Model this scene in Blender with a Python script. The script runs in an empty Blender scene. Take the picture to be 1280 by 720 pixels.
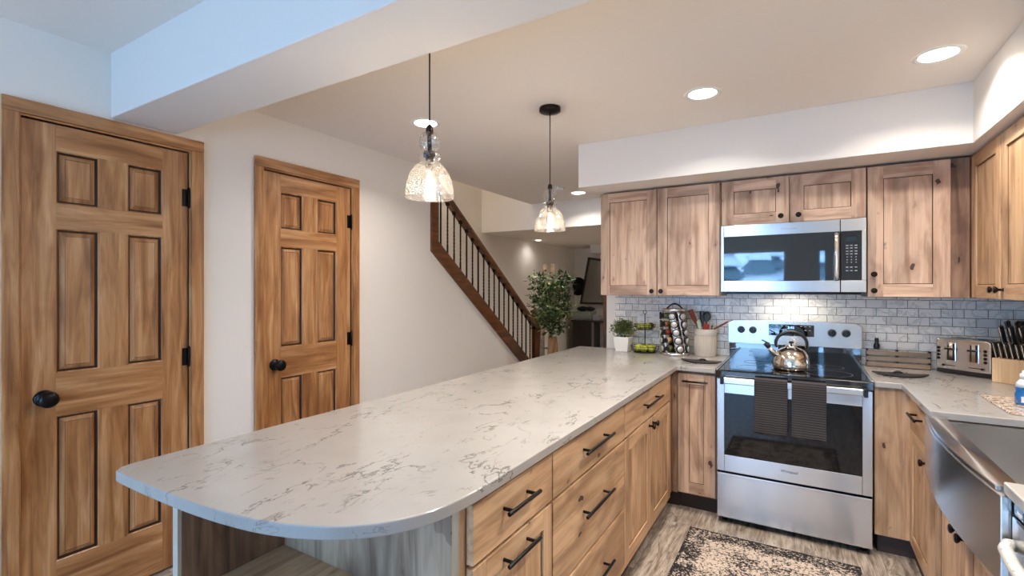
import bpy, bmesh, math, random
from mathutils import Vector, Matrix
R = math.radians
random.seed(7)
scn = bpy.context.scene
col = scn.collection

# ------------------------------------------------------------------ camera, world, light, exposure
cd = bpy.data.cameras.new('camera')
cd.sensor_width = 36.0
cd.lens = 608.0 / 1280.0 * 36.0
cam = bpy.data.objects.new('camera', cd)
col.objects.link(cam)
cam.location = (0, 0, 1.40)
cam.rotation_euler = (R(90), 0, math.atan2(.512, .859))
cd.clip_start = 0.05
scn.camera = cam

scn.view_settings.view_transform = 'Standard'
scn.view_settings.look = 'None'
scn.view_settings.gamma = 1.0
scn.view_settings.use_curve_mapping = False
scn.view_settings.exposure = 0.70
scn.cycles.max_bounces = 10
scn.cycles.diffuse_bounces = 6
scn.cycles.glossy_bounces = 5
scn.cycles.transparent_max_bounces = 16
scn.cycles.sample_clamp_indirect = 8.0
scn.cycles.caustics_reflective = False
scn.cycles.caustics_refractive = False
scn.cycles.use_denoising = True

SKY = 10.5            # daylight outside
CAN = 5.0           # watts of one recessed downlight
w = bpy.data.worlds.new('sky'); scn.world = w
w.use_nodes = True
nt = w.node_tree
bg = nt.nodes['Background']
bg.inputs['Color'].default_value = (.34, .60, 1.0, 1)
bg.inputs['Strength'].default_value = SKY

def lamp(name, kind, loc, power, color=(1, 1, 1), size=.1, size_y=None, rot=(0, 0, 0), shape='DISK', spread=180):
    d = bpy.data.lights.new(name, kind)
    d.energy = power; d.color = color
    if kind == 'AREA':
        d.shape = shape; d.size = size
        if size_y: d.size_y = size_y
        d.spread = R(spread)
    else:
        d.shadow_soft_size = size
    o = bpy.data.objects.new(name, d); col.objects.link(o)
    o.location = loc; o.rotation_euler = rot
    return o

def portal(name, loc, sx, sy, rot):
    o = lamp(name, 'AREA', loc, 1, size=sx, size_y=sy, rot=rot, shape='RECTANGLE')
    o.data.cycles.is_portal = True
portal('daylight_opening', (-1.32, -3.05, 1.07), 2.2, 2.0, (R(90), 0, 0))
portal('daylight_opening_narrow', (.30, -3.05, 1.07), .16, 2.0, (R(90), 0, 0))

# ------------------------------------------------------------------ helpers
def ident(a, b, c): return (a, b, c)

class MB:
    def __init__(s, M=None):
        s.bm = bmesh.new(); s.M = M or Matrix.Identity(4); s.map = ident
    def v(s, p): return s.bm.verts.new(s.M @ Vector(s.map(*p)))
    def face(s, vs, mat=0, smooth=False):
        try: f = s.bm.faces.new(vs)
        except ValueError: return None
        f.material_index = mat; f.smooth = smooth
        return f
    def hexa(s, b, t, mat=0, smooth=False):
        B = [s.v(p) for p in b]; T = [s.v(p) for p in t]
        n = len(B)
        s.face(B, mat); s.face(T, mat)
        for i in range(n): s.face([B[i], B[(i+1) % n], T[(i+1) % n], T[i]], mat, smooth)
    def box(s, x0, x1, y0, y1, z0, z1, mat=0):
        s.hexa([(x0, y0, z0), (x1, y0, z0), (x1, y1, z0), (x0, y1, z0)],
               [(x0, y0, z1), (x1, y0, z1), (x1, y1, z1), (x0, y1, z1)], mat)
        return s
    def prism(s, pts, z0, z1, mat=0, smooth=False):
        s.hexa([(x, y, z0) for x, y in pts], [(x, y, z1) for x, y in pts], mat, smooth); return s
    def prism_x(s, pts, x0, x1, mat=0):
        s.hexa([(x0, y, z) for y, z in pts], [(x1, y, z) for y, z in pts], mat); return s
    def rings(s, rs, mat=0, smooth=True, cap0=True, cap1=True, closed=False):
        L = [[s.v(p) for p in r] for r in rs]
        n = len(L[0])
        m = len(L)
        for j in range(m if closed else m - 1):
            a, b = L[j], L[(j+1) % m]
            for i in range(n): s.face([a[i], a[(i+1) % n], b[(i+1) % n], b[i]], mat, smooth)
        if not closed:
            if cap0: s.face(L[0], mat)
            if cap1: s.face(L[-1], mat)
        return s
    def lathe(s, prof, c=(0, 0, 0), seg=24, mat=0, axis='z', cap0=True, cap1=True, smooth=True, closed=False):
        rs = []
        for r, h in prof:
            ring = []
            for i in range(seg):
                a = 2 * math.pi * i / seg
                x, y = r * math.cos(a), r * math.sin(a)
                if axis == 'z': p = (c[0]+x, c[1]+y, c[2]+h)
                elif axis == 'x': p = (c[0]+h, c[1]+x, c[2]+y)
                else: p = (c[0]+x, c[1]+h, c[2]+y)
                ring.append(p)
            rs.append(ring)
        return s.rings(rs, mat, smooth, cap0, cap1, closed)
    def tube(s, pts, r, seg=8, mat=0, closed=False):
        pts = [Vector(p) for p in pts]
        n = len(pts); rs = []
        up = None
        for i, p in enumerate(pts):
            if closed: t = pts[(i+1) % n] - pts[i-1]
            else: t = pts[min(i+1, n-1)] - pts[max(i-1, 0)]
            t.normalize()
            if up is None:
                up = Vector((0, 0, 1)) if abs(t.z) < .9 else Vector((1, 0, 0))
            a = t.cross(up)
            if a.length < 1e-6: a = t.orthogonal()
            a.normalize(); b = a.cross(t).normalized(); up = b
            rr = r[i] if isinstance(r, (list, tuple)) else r
            rs.append([p + a*rr*math.cos(2*math.pi*k/seg) + b*rr*math.sin(2*math.pi*k/seg) for k in range(seg)])
        return s.rings([[tuple(q) for q in x] for x in rs], mat, True, True, True, closed)
    def sphere(s, c, r, seg=16, n=10, mat=0, sz=1.0):
        prof = []
        for i in range(n+1):
            a = -math.pi/2 + math.pi*i/n
            prof.append((max(r*math.cos(a), 1e-4), r*sz*math.sin(a)))
        return s.lathe(prof, c, seg, mat)
    def build(s, name, mats, parent=None, bevel=0, seg=2, sub=0):
        bmesh.ops.recalc_face_normals(s.bm, faces=s.bm.faces[:])
        me = bpy.data.meshes.new(name); s.bm.to_mesh(me); s.bm.free()
        if not isinstance(mats, (list, tuple)): mats = [mats]
        for m in mats: me.materials.append(m)
        o = bpy.data.objects.new(name, me); col.objects.link(o)
        if parent is not None:
            o.parent = parent
            o.matrix_parent_inverse = Matrix.Identity(4)
            if parent.get('_w'):                       # parts drawn in world coordinates
                o.location = -world_loc(parent)
            o['_w'] = 0
        if bevel:
            b = o.modifiers.new('bevel', 'BEVEL'); b.width = bevel; b.segments = seg
            b.limit_method = 'ANGLE'; b.angle_limit = R(40); b.harden_normals = False
        if sub:
            q = o.modifiers.new('sub', 'SUBSURF'); q.levels = sub; q.render_levels = sub
        return o

def world_loc(o):
    v = Vector(o.location)
    while o.parent: o = o.parent; v += Vector(o.location)
    return v

def thing(name, label, cat, loc=(0, 0, 0), group=None, world=True, rz=0):
    o = bpy.data.objects.new(name, None); col.objects.link(o)
    o.location = loc; o.rotation_euler = (0, 0, rz); o['label'] = label; o['category'] = cat
    o.empty_display_size = .05
    if group: o['group'] = group
    if world: o['_w'] = 1
    return o
def tag(o, label, cat, group=None, kind=None):
    o['label'] = label; o['category'] = cat
    if group: o['group'] = group
    if kind: o['kind'] = kind
    return o
def struct(o): o['kind'] = 'structure'; return o
def sub(mb, name, mats, parent, **k):
    """a sub-part drawn in world coordinates under a part drawn in world coordinates"""
    o = mb.build(name, mats, None, **k)
    o.parent = parent
    return o
def copy_tree(o, parent=None):
    c = o.copy(); col.objects.link(c); c.parent = parent
    for ch in list(o.children): copy_tree(ch, c)
    return c

# ------------------------------------------------------------------ materials
def nm(name):
    m = bpy.data.materials.new(name); m.use_nodes = True
    return m, m.node_tree, m.node_tree.nodes['Principled BSDF']
def srgb(r, g, b):
    f = lambda c: (c/255/12.92) if c/255 <= .04045 else ((c/255+.055)/1.055)**2.4
    return (f(r), f(g), f(b), 1)
def plain(name, c, rough=.5, metal=0, bump=0, bscale=60, ior=None, emit=None, es=0, coat=0):
    m, t, p = nm(name)
    p.inputs['Base Color'].default_value = c
    p.inputs['Roughness'].default_value = rough
    p.inputs['Metallic'].default_value = metal
    if ior: p.inputs['IOR'].default_value = ior
    if coat: p.inputs['Coat Weight'].default_value = coat
    if emit: p.inputs['Emission Color'].default_value = emit; p.inputs['Emission Strength'].default_value = es
    N, L = t.nodes, t.links
    tc = N.new('ShaderNodeTexCoord'); no = N.new('ShaderNodeTexNoise')
    no.inputs['Scale'].default_value = bscale; no.inputs['Detail'].default_value = 4
    L.new(tc.outputs['Object'], no.inputs['Vector'])
    mr = N.new('ShaderNodeMapRange'); mr.inputs['To Min'].default_value = rough*.9; mr.inputs['To Max'].default_value = min(1, rough*1.1)
    L.new(no.outputs['Fac'], mr.inputs['Value']); L.new(mr.outputs['Result'], p.inputs['Roughness'])
    if bump:
        b = N.new('ShaderNodeBump'); b.inputs['Strength'].default_value = bump; b.inputs['Distance'].default_value = .002
        L.new(no.outputs['Fac'], b.inputs['Height']); L.new(b.outputs['Normal'], p.inputs['Normal'])
    return m

def ramp(N, stops):
    r = N.new('ShaderNodeValToRGB'); e = r.color_ramp.elements
    e[0].position, e[0].color = stops[0]; e[1].position, e[1].color = stops[-1]
    for p, c in stops[1:-1]:
        x = e.new(p); x.color = c
    return r
def G(v): return (v, v, v, 1)
def math_(N, L, op, a, b=None, clamp=False):
    n = N.new('ShaderNodeMath'); n.operation = op; n.use_clamp = clamp
    for i, x in enumerate((a, b)):
        if x is None: continue
        if isinstance(x, (int, float)): n.inputs[i].default_value = x
        else: L.new(x, n.inputs[i])
    return n.outputs[0]
def mix(N, L, fac, a, b, mode='MIX'):
    n = N.new('ShaderNodeMix'); n.data_type = 'RGBA'; n.blend_type = mode
    if isinstance(fac, (int, float)): n.inputs[0].default_value = fac
    else: L.new(fac, n.inputs[0])
    for s, x in ((6, a), (7, b)):
        if isinstance(x, tuple): n.inputs[s].default_value = x
        else: L.new(x, n.inputs[s])
    return n.outputs[2]

def wood(name, axis, base, light, dark, knot=None, board=.085, rough=.42, streak=1.0, ksize=1.0, knots=.6, boards=.25, blot=.62):
    """grain runs along axis (0,1,2); boards differ in tone across it; knots are dark spots"""
    m, t, p = nm(name); N, L = t.nodes, t.links
    tc = N.new('ShaderNodeTexCoord'); oi = N.new('ShaderNodeObjectInfo')
    off = N.new('ShaderNodeVectorMath'); off.operation = 'SCALE'; off.inputs[0].default_value = (3.7, 5.1, 7.3)
    L.new(oi.outputs['Random'], off.inputs['Scale'])
    ad = N.new('ShaderNodeVectorMath'); ad.operation = 'ADD'
    L.new(tc.outputs['Object'], ad.inputs[0]); L.new(off.outputs[0], ad.inputs[1])
    V = ad.outputs[0]
    def mapped(sc):
        mp = N.new('ShaderNodeMapping'); mp.inputs['Scale'].default_value = sc; L.new(V, mp.inputs['Vector']); return mp.outputs[0]
    sc = [1, 1, 1]; sc[axis] = .09
    def noise(vec, scale, det=4, dist=0.0, rough=.55):
        n = N.new('ShaderNodeTexNoise'); n.inputs['Scale'].default_value = scale; n.inputs['Detail'].default_value = det
        n.inputs['Distortion'].default_value = dist; n.inputs['Roughness'].default_value = rough
        L.new(vec, n.inputs['Vector']); return n.outputs['Fac']
    g = mapped(tuple(sc))
    n1 = noise(g, 26, 5, .6)                                   # broad streaks
    sc2 = [1, 1, 1]; sc2[axis] = .03
    n2 = noise(mapped(tuple(sc2)), 150, 3)                     # fine pores
    sc3 = [1, 1, 1]; sc3[axis] = .4
    n3 = noise(mapped(tuple(sc3)), 5.5, 3, .8)                 # blotches
    # boards
    sep = N.new('ShaderNodeSeparateXYZ'); L.new(V, sep.inputs[0])
    cr = [i for i in range(3) if i != axis]
    s_ = None
    for k, i in enumerate(cr):
        q = math_(N, L, 'FLOOR', math_(N, L, 'MULTIPLY', sep.outputs[i], 1/board))
        q = math_(N, L, 'MULTIPLY', q, 12.9898 + 31*k)
        s_ = q if s_ is None else math_(N, L, 'ADD', s_, q)
    wn = N.new('ShaderNodeTexWhiteNoise'); wn.noise_dimensions = '1D'; L.new(s_, wn.inputs['W'])
    r1 = ramp(N, [(.28, dark), (.5, base), (.72, light)]); L.new(n1, r1.inputs[0])
    c = mix(N, L, 1 - .6*streak if streak < 1 else .15, r1.outputs[0], base)
    f3 = ramp(N, [(.50, G(0)), (.68, G(1))]); L.new(n3, f3.inputs[0])
    c = mix(N, L, math_(N, L, 'MULTIPLY', f3.outputs[0], blot), c, dark)
    b = math_(N, L, 'ADD', math_(N, L, 'MULTIPLY', wn.outputs['Value'], boards), 1 - boards*.55)
    cb = N.new('ShaderNodeCombineXYZ')
    for i in range(3): L.new(b, cb.inputs[i])
    c = mix(N, L, 1.0, c, cb.outputs[0], 'MULTIPLY')
    f2 = ramp(N, [(.35, G(.82)), (.6, G(1))]); L.new(n2, f2.inputs[0])
    c = mix(N, L, .6, c, f2.outputs[0], 'MULTIPLY')
    if knot:
        vo = N.new('ShaderNodeTexVoronoi'); vo.inputs['Scale'].default_value = 7.5; vo.voronoi_dimensions = '2D'
        k2 = N.new('ShaderNodeCombineXYZ'); L.new(math_(N, L, 'ADD', sep.outputs[cr[0]], sep.outputs[cr[1]]), k2.inputs[0])
        L.new(math_(N, L, 'MULTIPLY', sep.outputs[axis], .55), k2.inputs[1])
        dn = N.new('ShaderNodeTexNoise'); dn.inputs['Scale'].default_value = 22; L.new(V, dn.inputs['Vector'])
        kk = N.new('ShaderNodeVectorMath'); kk.operation = 'MULTIPLY_ADD'
        L.new(dn.outputs['Color'], kk.inputs[0]); kk.inputs[1].default_value = (.04, .04, .04); L.new(k2.outputs[0], kk.inputs[2])
        L.new(kk.outputs[0], vo.inputs['Vector'])
        d = vo.outputs['Distance']
        wk = N.new('ShaderNodeSeparateColor'); L.new(vo.outputs['Color'], wk.inputs[0])
        on = math_(N, L, 'LESS_THAN', wk.outputs[0], knots)
        size = math_(N, L, 'MULTIPLY', math_(N, L, 'POWER', wk.outputs[1], 3), (.085*ksize))
        halo = math_(N, L, 'SUBTRACT', 1, math_(N, L, 'DIVIDE', d, math_(N, L, 'ADD', math_(N, L, 'MULTIPLY', size, 4), .06)), True)
        halo = math_(N, L, 'MULTIPLY', math_(N, L, 'MULTIPLY', halo, on), .75)
        c = mix(N, L, halo, c, dark)
        core = math_(N, L, 'LESS_THAN', d, size)
        c = mix(N, L, math_(N, L, 'MULTIPLY', math_(N, L, 'MULTIPLY', core, on), .88), c, knot)
    L.new(c, p.inputs['Base Color'])
    p.inputs['Roughness'].default_value = rough
    bu = N.new('ShaderNodeBump'); bu.inputs['Strength'].default_value = .12; bu.inputs['Distance'].default_value = .001
    L.new(n2, bu.inputs['Height']); L.new(bu.outputs['Normal'], p.inputs['Normal'])
    return m

AX = 'xyz'
alder = [wood('knotty_alder_' + AX[a], a, srgb(208, 174, 146), srgb(226, 198, 172), srgb(150, 114, 92), srgb(42, 26, 20), knots=.8, boards=.34, blot=.8, board=.075) for a in range(3)]
alder_warm = [wood('knotty_alder_warm_' + AX[a], a, srgb(208, 168, 128), srgb(226, 192, 154), srgb(150, 112, 80), srgb(42, 26, 20), knots=.6, boards=.22, board=.1, blot=.75) for a in range(3)]
pine = [wood('stained_pine_' + AX[a], a, srgb(186, 132, 84), srgb(224, 178, 132), srgb(120, 72, 38), None, board=.5, rough=.30, boards=.05, blot=.4) for a in range(3)]
oak = [wood('stained_oak_' + AX[a], a, srgb(112, 66, 36), srgb(140, 88, 52), srgb(74, 40, 20), None, board=.4, rough=.3, boards=.05) for a in range(3)]
dark_alder = [wood('deep_brown_alder_' + AX[a], a, srgb(150, 116, 92), srgb(186, 150, 122), srgb(84, 58, 44), srgb(34, 20, 16), knots=.5, boards=.25) for a in range(3)]  # darker brown alder for carcasses, fillers and the side panel
grey_alder = wood('grey_washed_alder', 2, srgb(188, 160, 134), srgb(214, 190, 164), srgb(104, 80, 66), srgb(24, 18, 16), ksize=4.2, knots=1.0, boards=.25, board=.14)
maple = wood('pale_maple', 2, srgb(222, 184, 140), srgb(232, 200, 160), srgb(204, 160, 116), None, board=.5, boards=.05, blot=.2)
rack_wood = wood('rack_wood', 0, srgb(172, 148, 120), srgb(190, 168, 140), srgb(130, 106, 84), None, board=.5)
glaze = plain('dark_glaze', srgb(50, 28, 16), .35)
gap = plain('cabinet_gap', srgb(40, 26, 20), .7)
toe = plain('toe_kick', srgb(62, 46, 42), .6)
paint = plain('wall_paint', srgb(240, 234, 226), .85, bump=.05, bscale=220)
ceil_paint = plain('ceiling_paint', srgb(240, 232, 222), .9, bump=.08, bscale=160)
soffit_paint = plain('soffit_paint', srgb(232, 227, 220), .85, bump=.05, bscale=220)
white = plain('white_trim', srgb(238, 236, 232), .4)
black_metal = plain('black_metal', srgb(26, 24, 24), .35, .6)
bronze = plain('oil_rubbed_bronze', srgb(40, 30, 28), .3, .8)
black_plastic = plain('black_plastic', srgb(20, 20, 22), .35)
chrome = plain('chrome', (.8, .8, .8, 1), .08, 1)
black_glass = plain('black_glass', (.006, .006, .008, 1), .03, 0, ior=2.0)
white_ceramic = plain('white_ceramic', srgb(232, 228, 220), .35)

def steel(name, c, rough=.26, axis=0):
    m, t, p = nm(name); N, L = t.nodes, t.links
    p.inputs['Base Color'].default_value = c; p.inputs['Metallic'].default_value = 1
    tc = N.new('ShaderNodeTexCoord'); mp = N.new('ShaderNodeMapping')
    sc = [300, 300, 300]; sc[axis] = 3
    mp.inputs['Scale'].default_value = sc
    L.new(tc.outputs['Object'], mp.inputs['Vector'])
    no = N.new('ShaderNodeTexNoise'); no.inputs['Scale'].default_value = 1; no.inputs['Detail'].default_value = 2
    L.new(mp.outputs[0], no.inputs['Vector'])
    mr = N.new('ShaderNodeMapRange'); mr.inputs['To Min'].default_value = rough*.96; mr.inputs['To Max'].default_value = rough*1.04
    L.new(no.outputs['Fac'], mr.inputs['Value']); L.new(mr.outputs[0], p.inputs['Roughness'])
    p.inputs['Anisotropic'].default_value = .85; p.inputs['Anisotropic Rotation'].default_value = .25
    tg = N.new('ShaderNodeTangent'); tg.direction_type = 'RADIAL'; tg.axis = 'Z'; L.new(tg.outputs[0], p.inputs['Tangent'])
    return m
stainless = steel('brushed_steel', (.66, .65, .64, 1))
stainless_y = steel('brushed_steel_y', (.60, .58, .56, 1), .24, 1)
stainless_v = steel('brushed_steel_v', (.64, .63, .62, 1), .2, 2)

def quartz():
    m, t, p = nm('veined_quartz'); N, L = t.nodes, t.links
    tc = N.new('ShaderNodeTexCoord'); V = tc.outputs['Object']
    def noise(scale, det, dist, rough=.55, vec=V):
        n = N.new('ShaderNodeTexNoise'); n.inputs['Scale'].default_value = scale; n.inputs['Detail'].default_value = det
        n.inputs['Distortion'].default_value = dist; n.inputs['Roughness'].default_value = rough
        L.new(vec, n.inputs['Vector']); return n.outputs['Fac']
    mp = N.new('ShaderNodeMapping'); mp.inputs['Rotation'].default_value = (0, 0, R(28)); mp.inputs['Scale'].default_value = (1.0, .42, 1)
    L.new(V, mp.inputs['Vector'])
    mp2 = N.new('ShaderNodeMapping'); mp2.inputs['Rotation'].default_value = (0, 0, R(30)); mp2.inputs['Scale'].default_value = (1.0, .35, 1); mp2.inputs['Location'].default_value = (3, 5, 2)
    L.new(V, mp2.inputs['Vector'])
    def vein(n, wid):
        d = math_(N, L, 'ABSOLUTE', math_(N, L, 'SUBTRACT', n, .5))
        return math_(N, L, 'SUBTRACT', 1, math_(N, L, 'DIVIDE', d, wid), True)
    v1 = vein(noise(2.6, 7, .25, .62, mp.outputs[0]), .0075)
    mk = ramp(N, [(.43, G(0)), (.56, G(1))]); L.new(noise(7, 4, 0), mk.inputs[0])
    v1 = math_(N, L, 'MULTIPLY', v1, mk.outputs[0])
    v2 = vein(noise(9, 5, .6, .6, mp2.outputs[0]), .014)
    mk2 = ramp(N, [(.51, G(0)), (.60, G(1))]); L.new(noise(16, 3, .3), mk2.inputs[0])
    v2 = math_(N, L, 'MULTIPLY', math_(N, L, 'MULTIPLY', v2, mk2.outputs[0]), .55)
    v = math_(N, L, 'MAXIMUM', v1, v2)
    cl = ramp(N, [(.3, srgb(171, 166, 161)), (.7, srgb(163, 158, 153))]); L.new(noise(5, 4, .3), cl.inputs[0])
    c = mix(N, L, math_(N, L, 'MULTIPLY', v, .72), cl.outputs[0], srgb(60, 57, 58))
    L.new(c, p.inputs['Base Color'])
    p.inputs['Roughness'].default_value = .16
    return m
quartz_m = quartz()

def tiles():
    m, t, p = nm('marble_subway_tile'); N, L = t.nodes, t.links
    tc = N.new('ShaderNodeTexCoord')
    sx = N.new('ShaderNodeSeparateXYZ'); L.new(tc.outputs['Object'], sx.inputs[0])
    cb = N.new('ShaderNodeCombineXYZ'); L.new(math_(N, L, 'ADD', sx.outputs[0], sx.outputs[1]), cb.inputs[0])
    L.new(math_(N, L, 'SUBTRACT', sx.outputs[2], .914), cb.inputs[1])
    br = N.new('ShaderNodeTexBrick'); L.new(cb.outputs[0], br.inputs['Vector'])
    br.inputs['Scale'].default_value = 1; br.inputs['Brick Width'].default_value = .1035; br.inputs['Row Height'].default_value = .0515
    br.inputs['Mortar Size'].default_value = .0016; br.inputs['Mortar Smooth'].default_value = .1; br.inputs['Bias'].default_value = 0
    br.inputs['Color1'].default_value = G(0); br.inputs['Color2'].default_value = G(1); br.inputs['Mortar'].default_value = G(.5)
    no = N.new('ShaderNodeTexNoise'); no.inputs['Scale'].default_value = 9; no.inputs['Detail'].default_value = 5; no.inputs['Distortion'].default_value = 1.2
    ofs = N.new('ShaderNodeVectorMath'); ofs.operation = 'MULTIPLY_ADD'; L.new(br.outputs['Color'], ofs.inputs[0]); ofs.inputs[1].default_value = (4, 4, 4); L.new(cb.outputs[0], ofs.inputs[2])
    L.new(ofs.outputs[0], no.inputs['Vector'])
    r1 = ramp(N, [(0, srgb(244, 238, 228)), (.5, srgb(252, 247, 238)), (1, srgb(232, 226, 217))]); L.new(br.outputs['Color'], r1.inputs[0])
    d = math_(N, L, 'ABSOLUTE', math_(N, L, 'SUBTRACT', no.outputs['Fac'], .5))
    vn = math_(N, L, 'SUBTRACT', 1, math_(N, L, 'DIVIDE', d, .05), True)
    c = mix(N, L, math_(N, L, 'MULTIPLY', vn, .35), r1.outputs[0], srgb(140, 138, 140))
    c = mix(N, L, br.outputs['Fac'], c, srgb(104, 96, 90))
    L.new(c, p.inputs['Base Color'])
    rr = math_(N, L, 'ADD', math_(N, L, 'MULTIPLY', br.outputs['Fac'], .5), .22)
    L.new(rr, p.inputs['Roughness'])
    b = N.new('ShaderNodeBump'); b.invert = True; b.inputs['Strength'].default_value = .5; b.inputs['Distance'].default_value = .002
    L.new(br.outputs['Fac'], b.inputs['Height']); L.new(b.outputs['Normal'], p.inputs['Normal'])
    return m
tile_m = tiles()
oven_glass = plain('oven_glass', (.006, .006, .007, 1), .04, 0, ior=1.5)

def floor_mat():
    m, t, p = nm('greige_plank_floor'); N, L = t.nodes, t.links
    tc = N.new('ShaderNodeTexCoord'); sx = N.new('ShaderNodeSeparateXYZ'); L.new(tc.outputs['Object'], sx.inputs[0])
    cb = N.new('ShaderNodeCombineXYZ'); L.new(sx.outputs[1], cb.inputs[0]); L.new(sx.outputs[0], cb.inputs[1])
    br = N.new('ShaderNodeTexBrick'); L.new(cb.outputs[0], br.inputs['Vector'])
    br.inputs['Scale'].default_value = 1; br.inputs['Brick Width'].default_value = 1.2; br.inputs['Row Height'].default_value = .18
    br.inputs['Mortar Size'].default_value = .0012; br.inputs['Color1'].default_value = G(0); br.inputs['Color2'].default_value = G(1); br.inputs['Mortar'].default_value = G(.5)
    ofs = N.new('ShaderNodeVectorMath'); ofs.operation = 'MULTIPLY_ADD'; L.new(br.outputs['Color'], ofs.inputs[0]); ofs.inputs[1].default_value = (6, 3, 0); L.new(cb.outputs[0], ofs.inputs[2])
    mp = N.new('ShaderNodeMapping'); mp.inputs['Scale'].default_value = (.16, 1, 1); L.new(ofs.outputs[0], mp.inputs['Vector'])
    n1 = N.new('ShaderNodeTexNoise'); n1.inputs['Scale'].default_value = 9; n1.inputs['Detail'].default_value = 6; n1.inputs['Distortion'].default_value = 1.6; L.new(mp.outputs[0], n1.inputs['Vector'])
    wv = math_(N, L, 'FRACT', math_(N, L, 'MULTIPLY', n1.outputs['Fac'], 7))
    r0 = ramp(N, [(.0, G(1)), (.16, G(0)), (.85, G(0)), (1, G(1))]); L.new(wv, r0.inputs[0])
    n2 = N.new('ShaderNodeTexNoise'); n2.inputs['Scale'].default_value = 46; n2.inputs['Detail'].default_value = 4; L.new(mp.outputs[0], n2.inputs['Vector'])
    r1 = ramp(N, [(.3, srgb(128, 112, 98)), (.5, srgb(178, 162, 146)), (.7, srgb(206, 192, 176))]); L.new(n2.outputs['Fac'], r1.inputs[0])
    c = mix(N, L, math_(N, L, 'MULTIPLY', r0.outputs[0], .75), r1.outputs[0], srgb(96, 80, 68))
    c = mix(N, L, .25, c, br.outputs['Color'], 'SOFT_LIGHT')
    c = mix(N, L, math_(N, L, 'MULTIPLY', br.outputs['Fac'], .7), c, srgb(70, 58, 50))
    L.new(c, p.inputs['Base Color']); p.inputs['Roughness'].default_value = .38
    return m

def rug_mat():
    m, t, p = nm('distressed_rug'); N, L = t.nodes, t.links
    tc = N.new('ShaderNodeTexCoord')
    def noise(s, d, r=.5):
        n = N.new('ShaderNodeTexNoise'); n.inputs['Scale'].default_value = s; n.inputs['Detail'].default_value = d; n.inputs['Roughness'].default_value = r
        L.new(tc.outputs['Object'], n.inputs['Vector']); return n.outputs['Fac']
    sx = N.new('ShaderNodeSeparateXYZ'); L.new(tc.outputs['Generated'], sx.inputs[0])
    def edge(o, w_):
        a = math_(N, L, 'MINIMUM', o, math_(N, L, 'SUBTRACT', 1, o))
        return a
    ex = math_(N, L, 'MULTIPLY', edge(sx.outputs[0], 0), .81); ey = math_(N, L, 'MULTIPLY', edge(sx.outputs[1], 0), 1.75)
    e = math_(N, L, 'MINIMUM', ex, ey)
    band = ramp(N, [(0, G(1)), (.012, G(1)), (.02, G(.55)), (.085, G(.62)), (.11, G(.0)), (.3, G(.12))]); L.new(e, band.inputs[0])
    sp = noise(85, 4, .75); bl = noise(9, 5, .65)
    v = math_(N, L, 'ADD', math_(N, L, 'MULTIPLY', math_(N, L, 'SUBTRACT', sp, .5), 4.2), math_(N, L, 'MULTIPLY', math_(N, L, 'SUBTRACT', bl, .5), 1.7))
    v = math_(N, L, 'ADD', math_(N, L, 'ADD', v, .36), math_(N, L, 'MULTIPLY', band.outputs[0], .55))
    r = ramp(N, [(.30, srgb(214, 196, 178)), (.5, srgb(146, 132, 120)), (.68, srgb(28, 27, 30))]); L.new(v, r.inputs[0])
    L.new(r.outputs[0], p.inputs['Base Color']); p.inputs['Roughness'].default_value = .95
    b = N.new('ShaderNodeBump'); b.inputs['Strength'].default_value = .4; b.inputs['Distance'].default_value = .003; L.new(sp, b.inputs['Height']); L.new(b.outputs['Normal'], p.inputs['Normal'])
    return m

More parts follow.
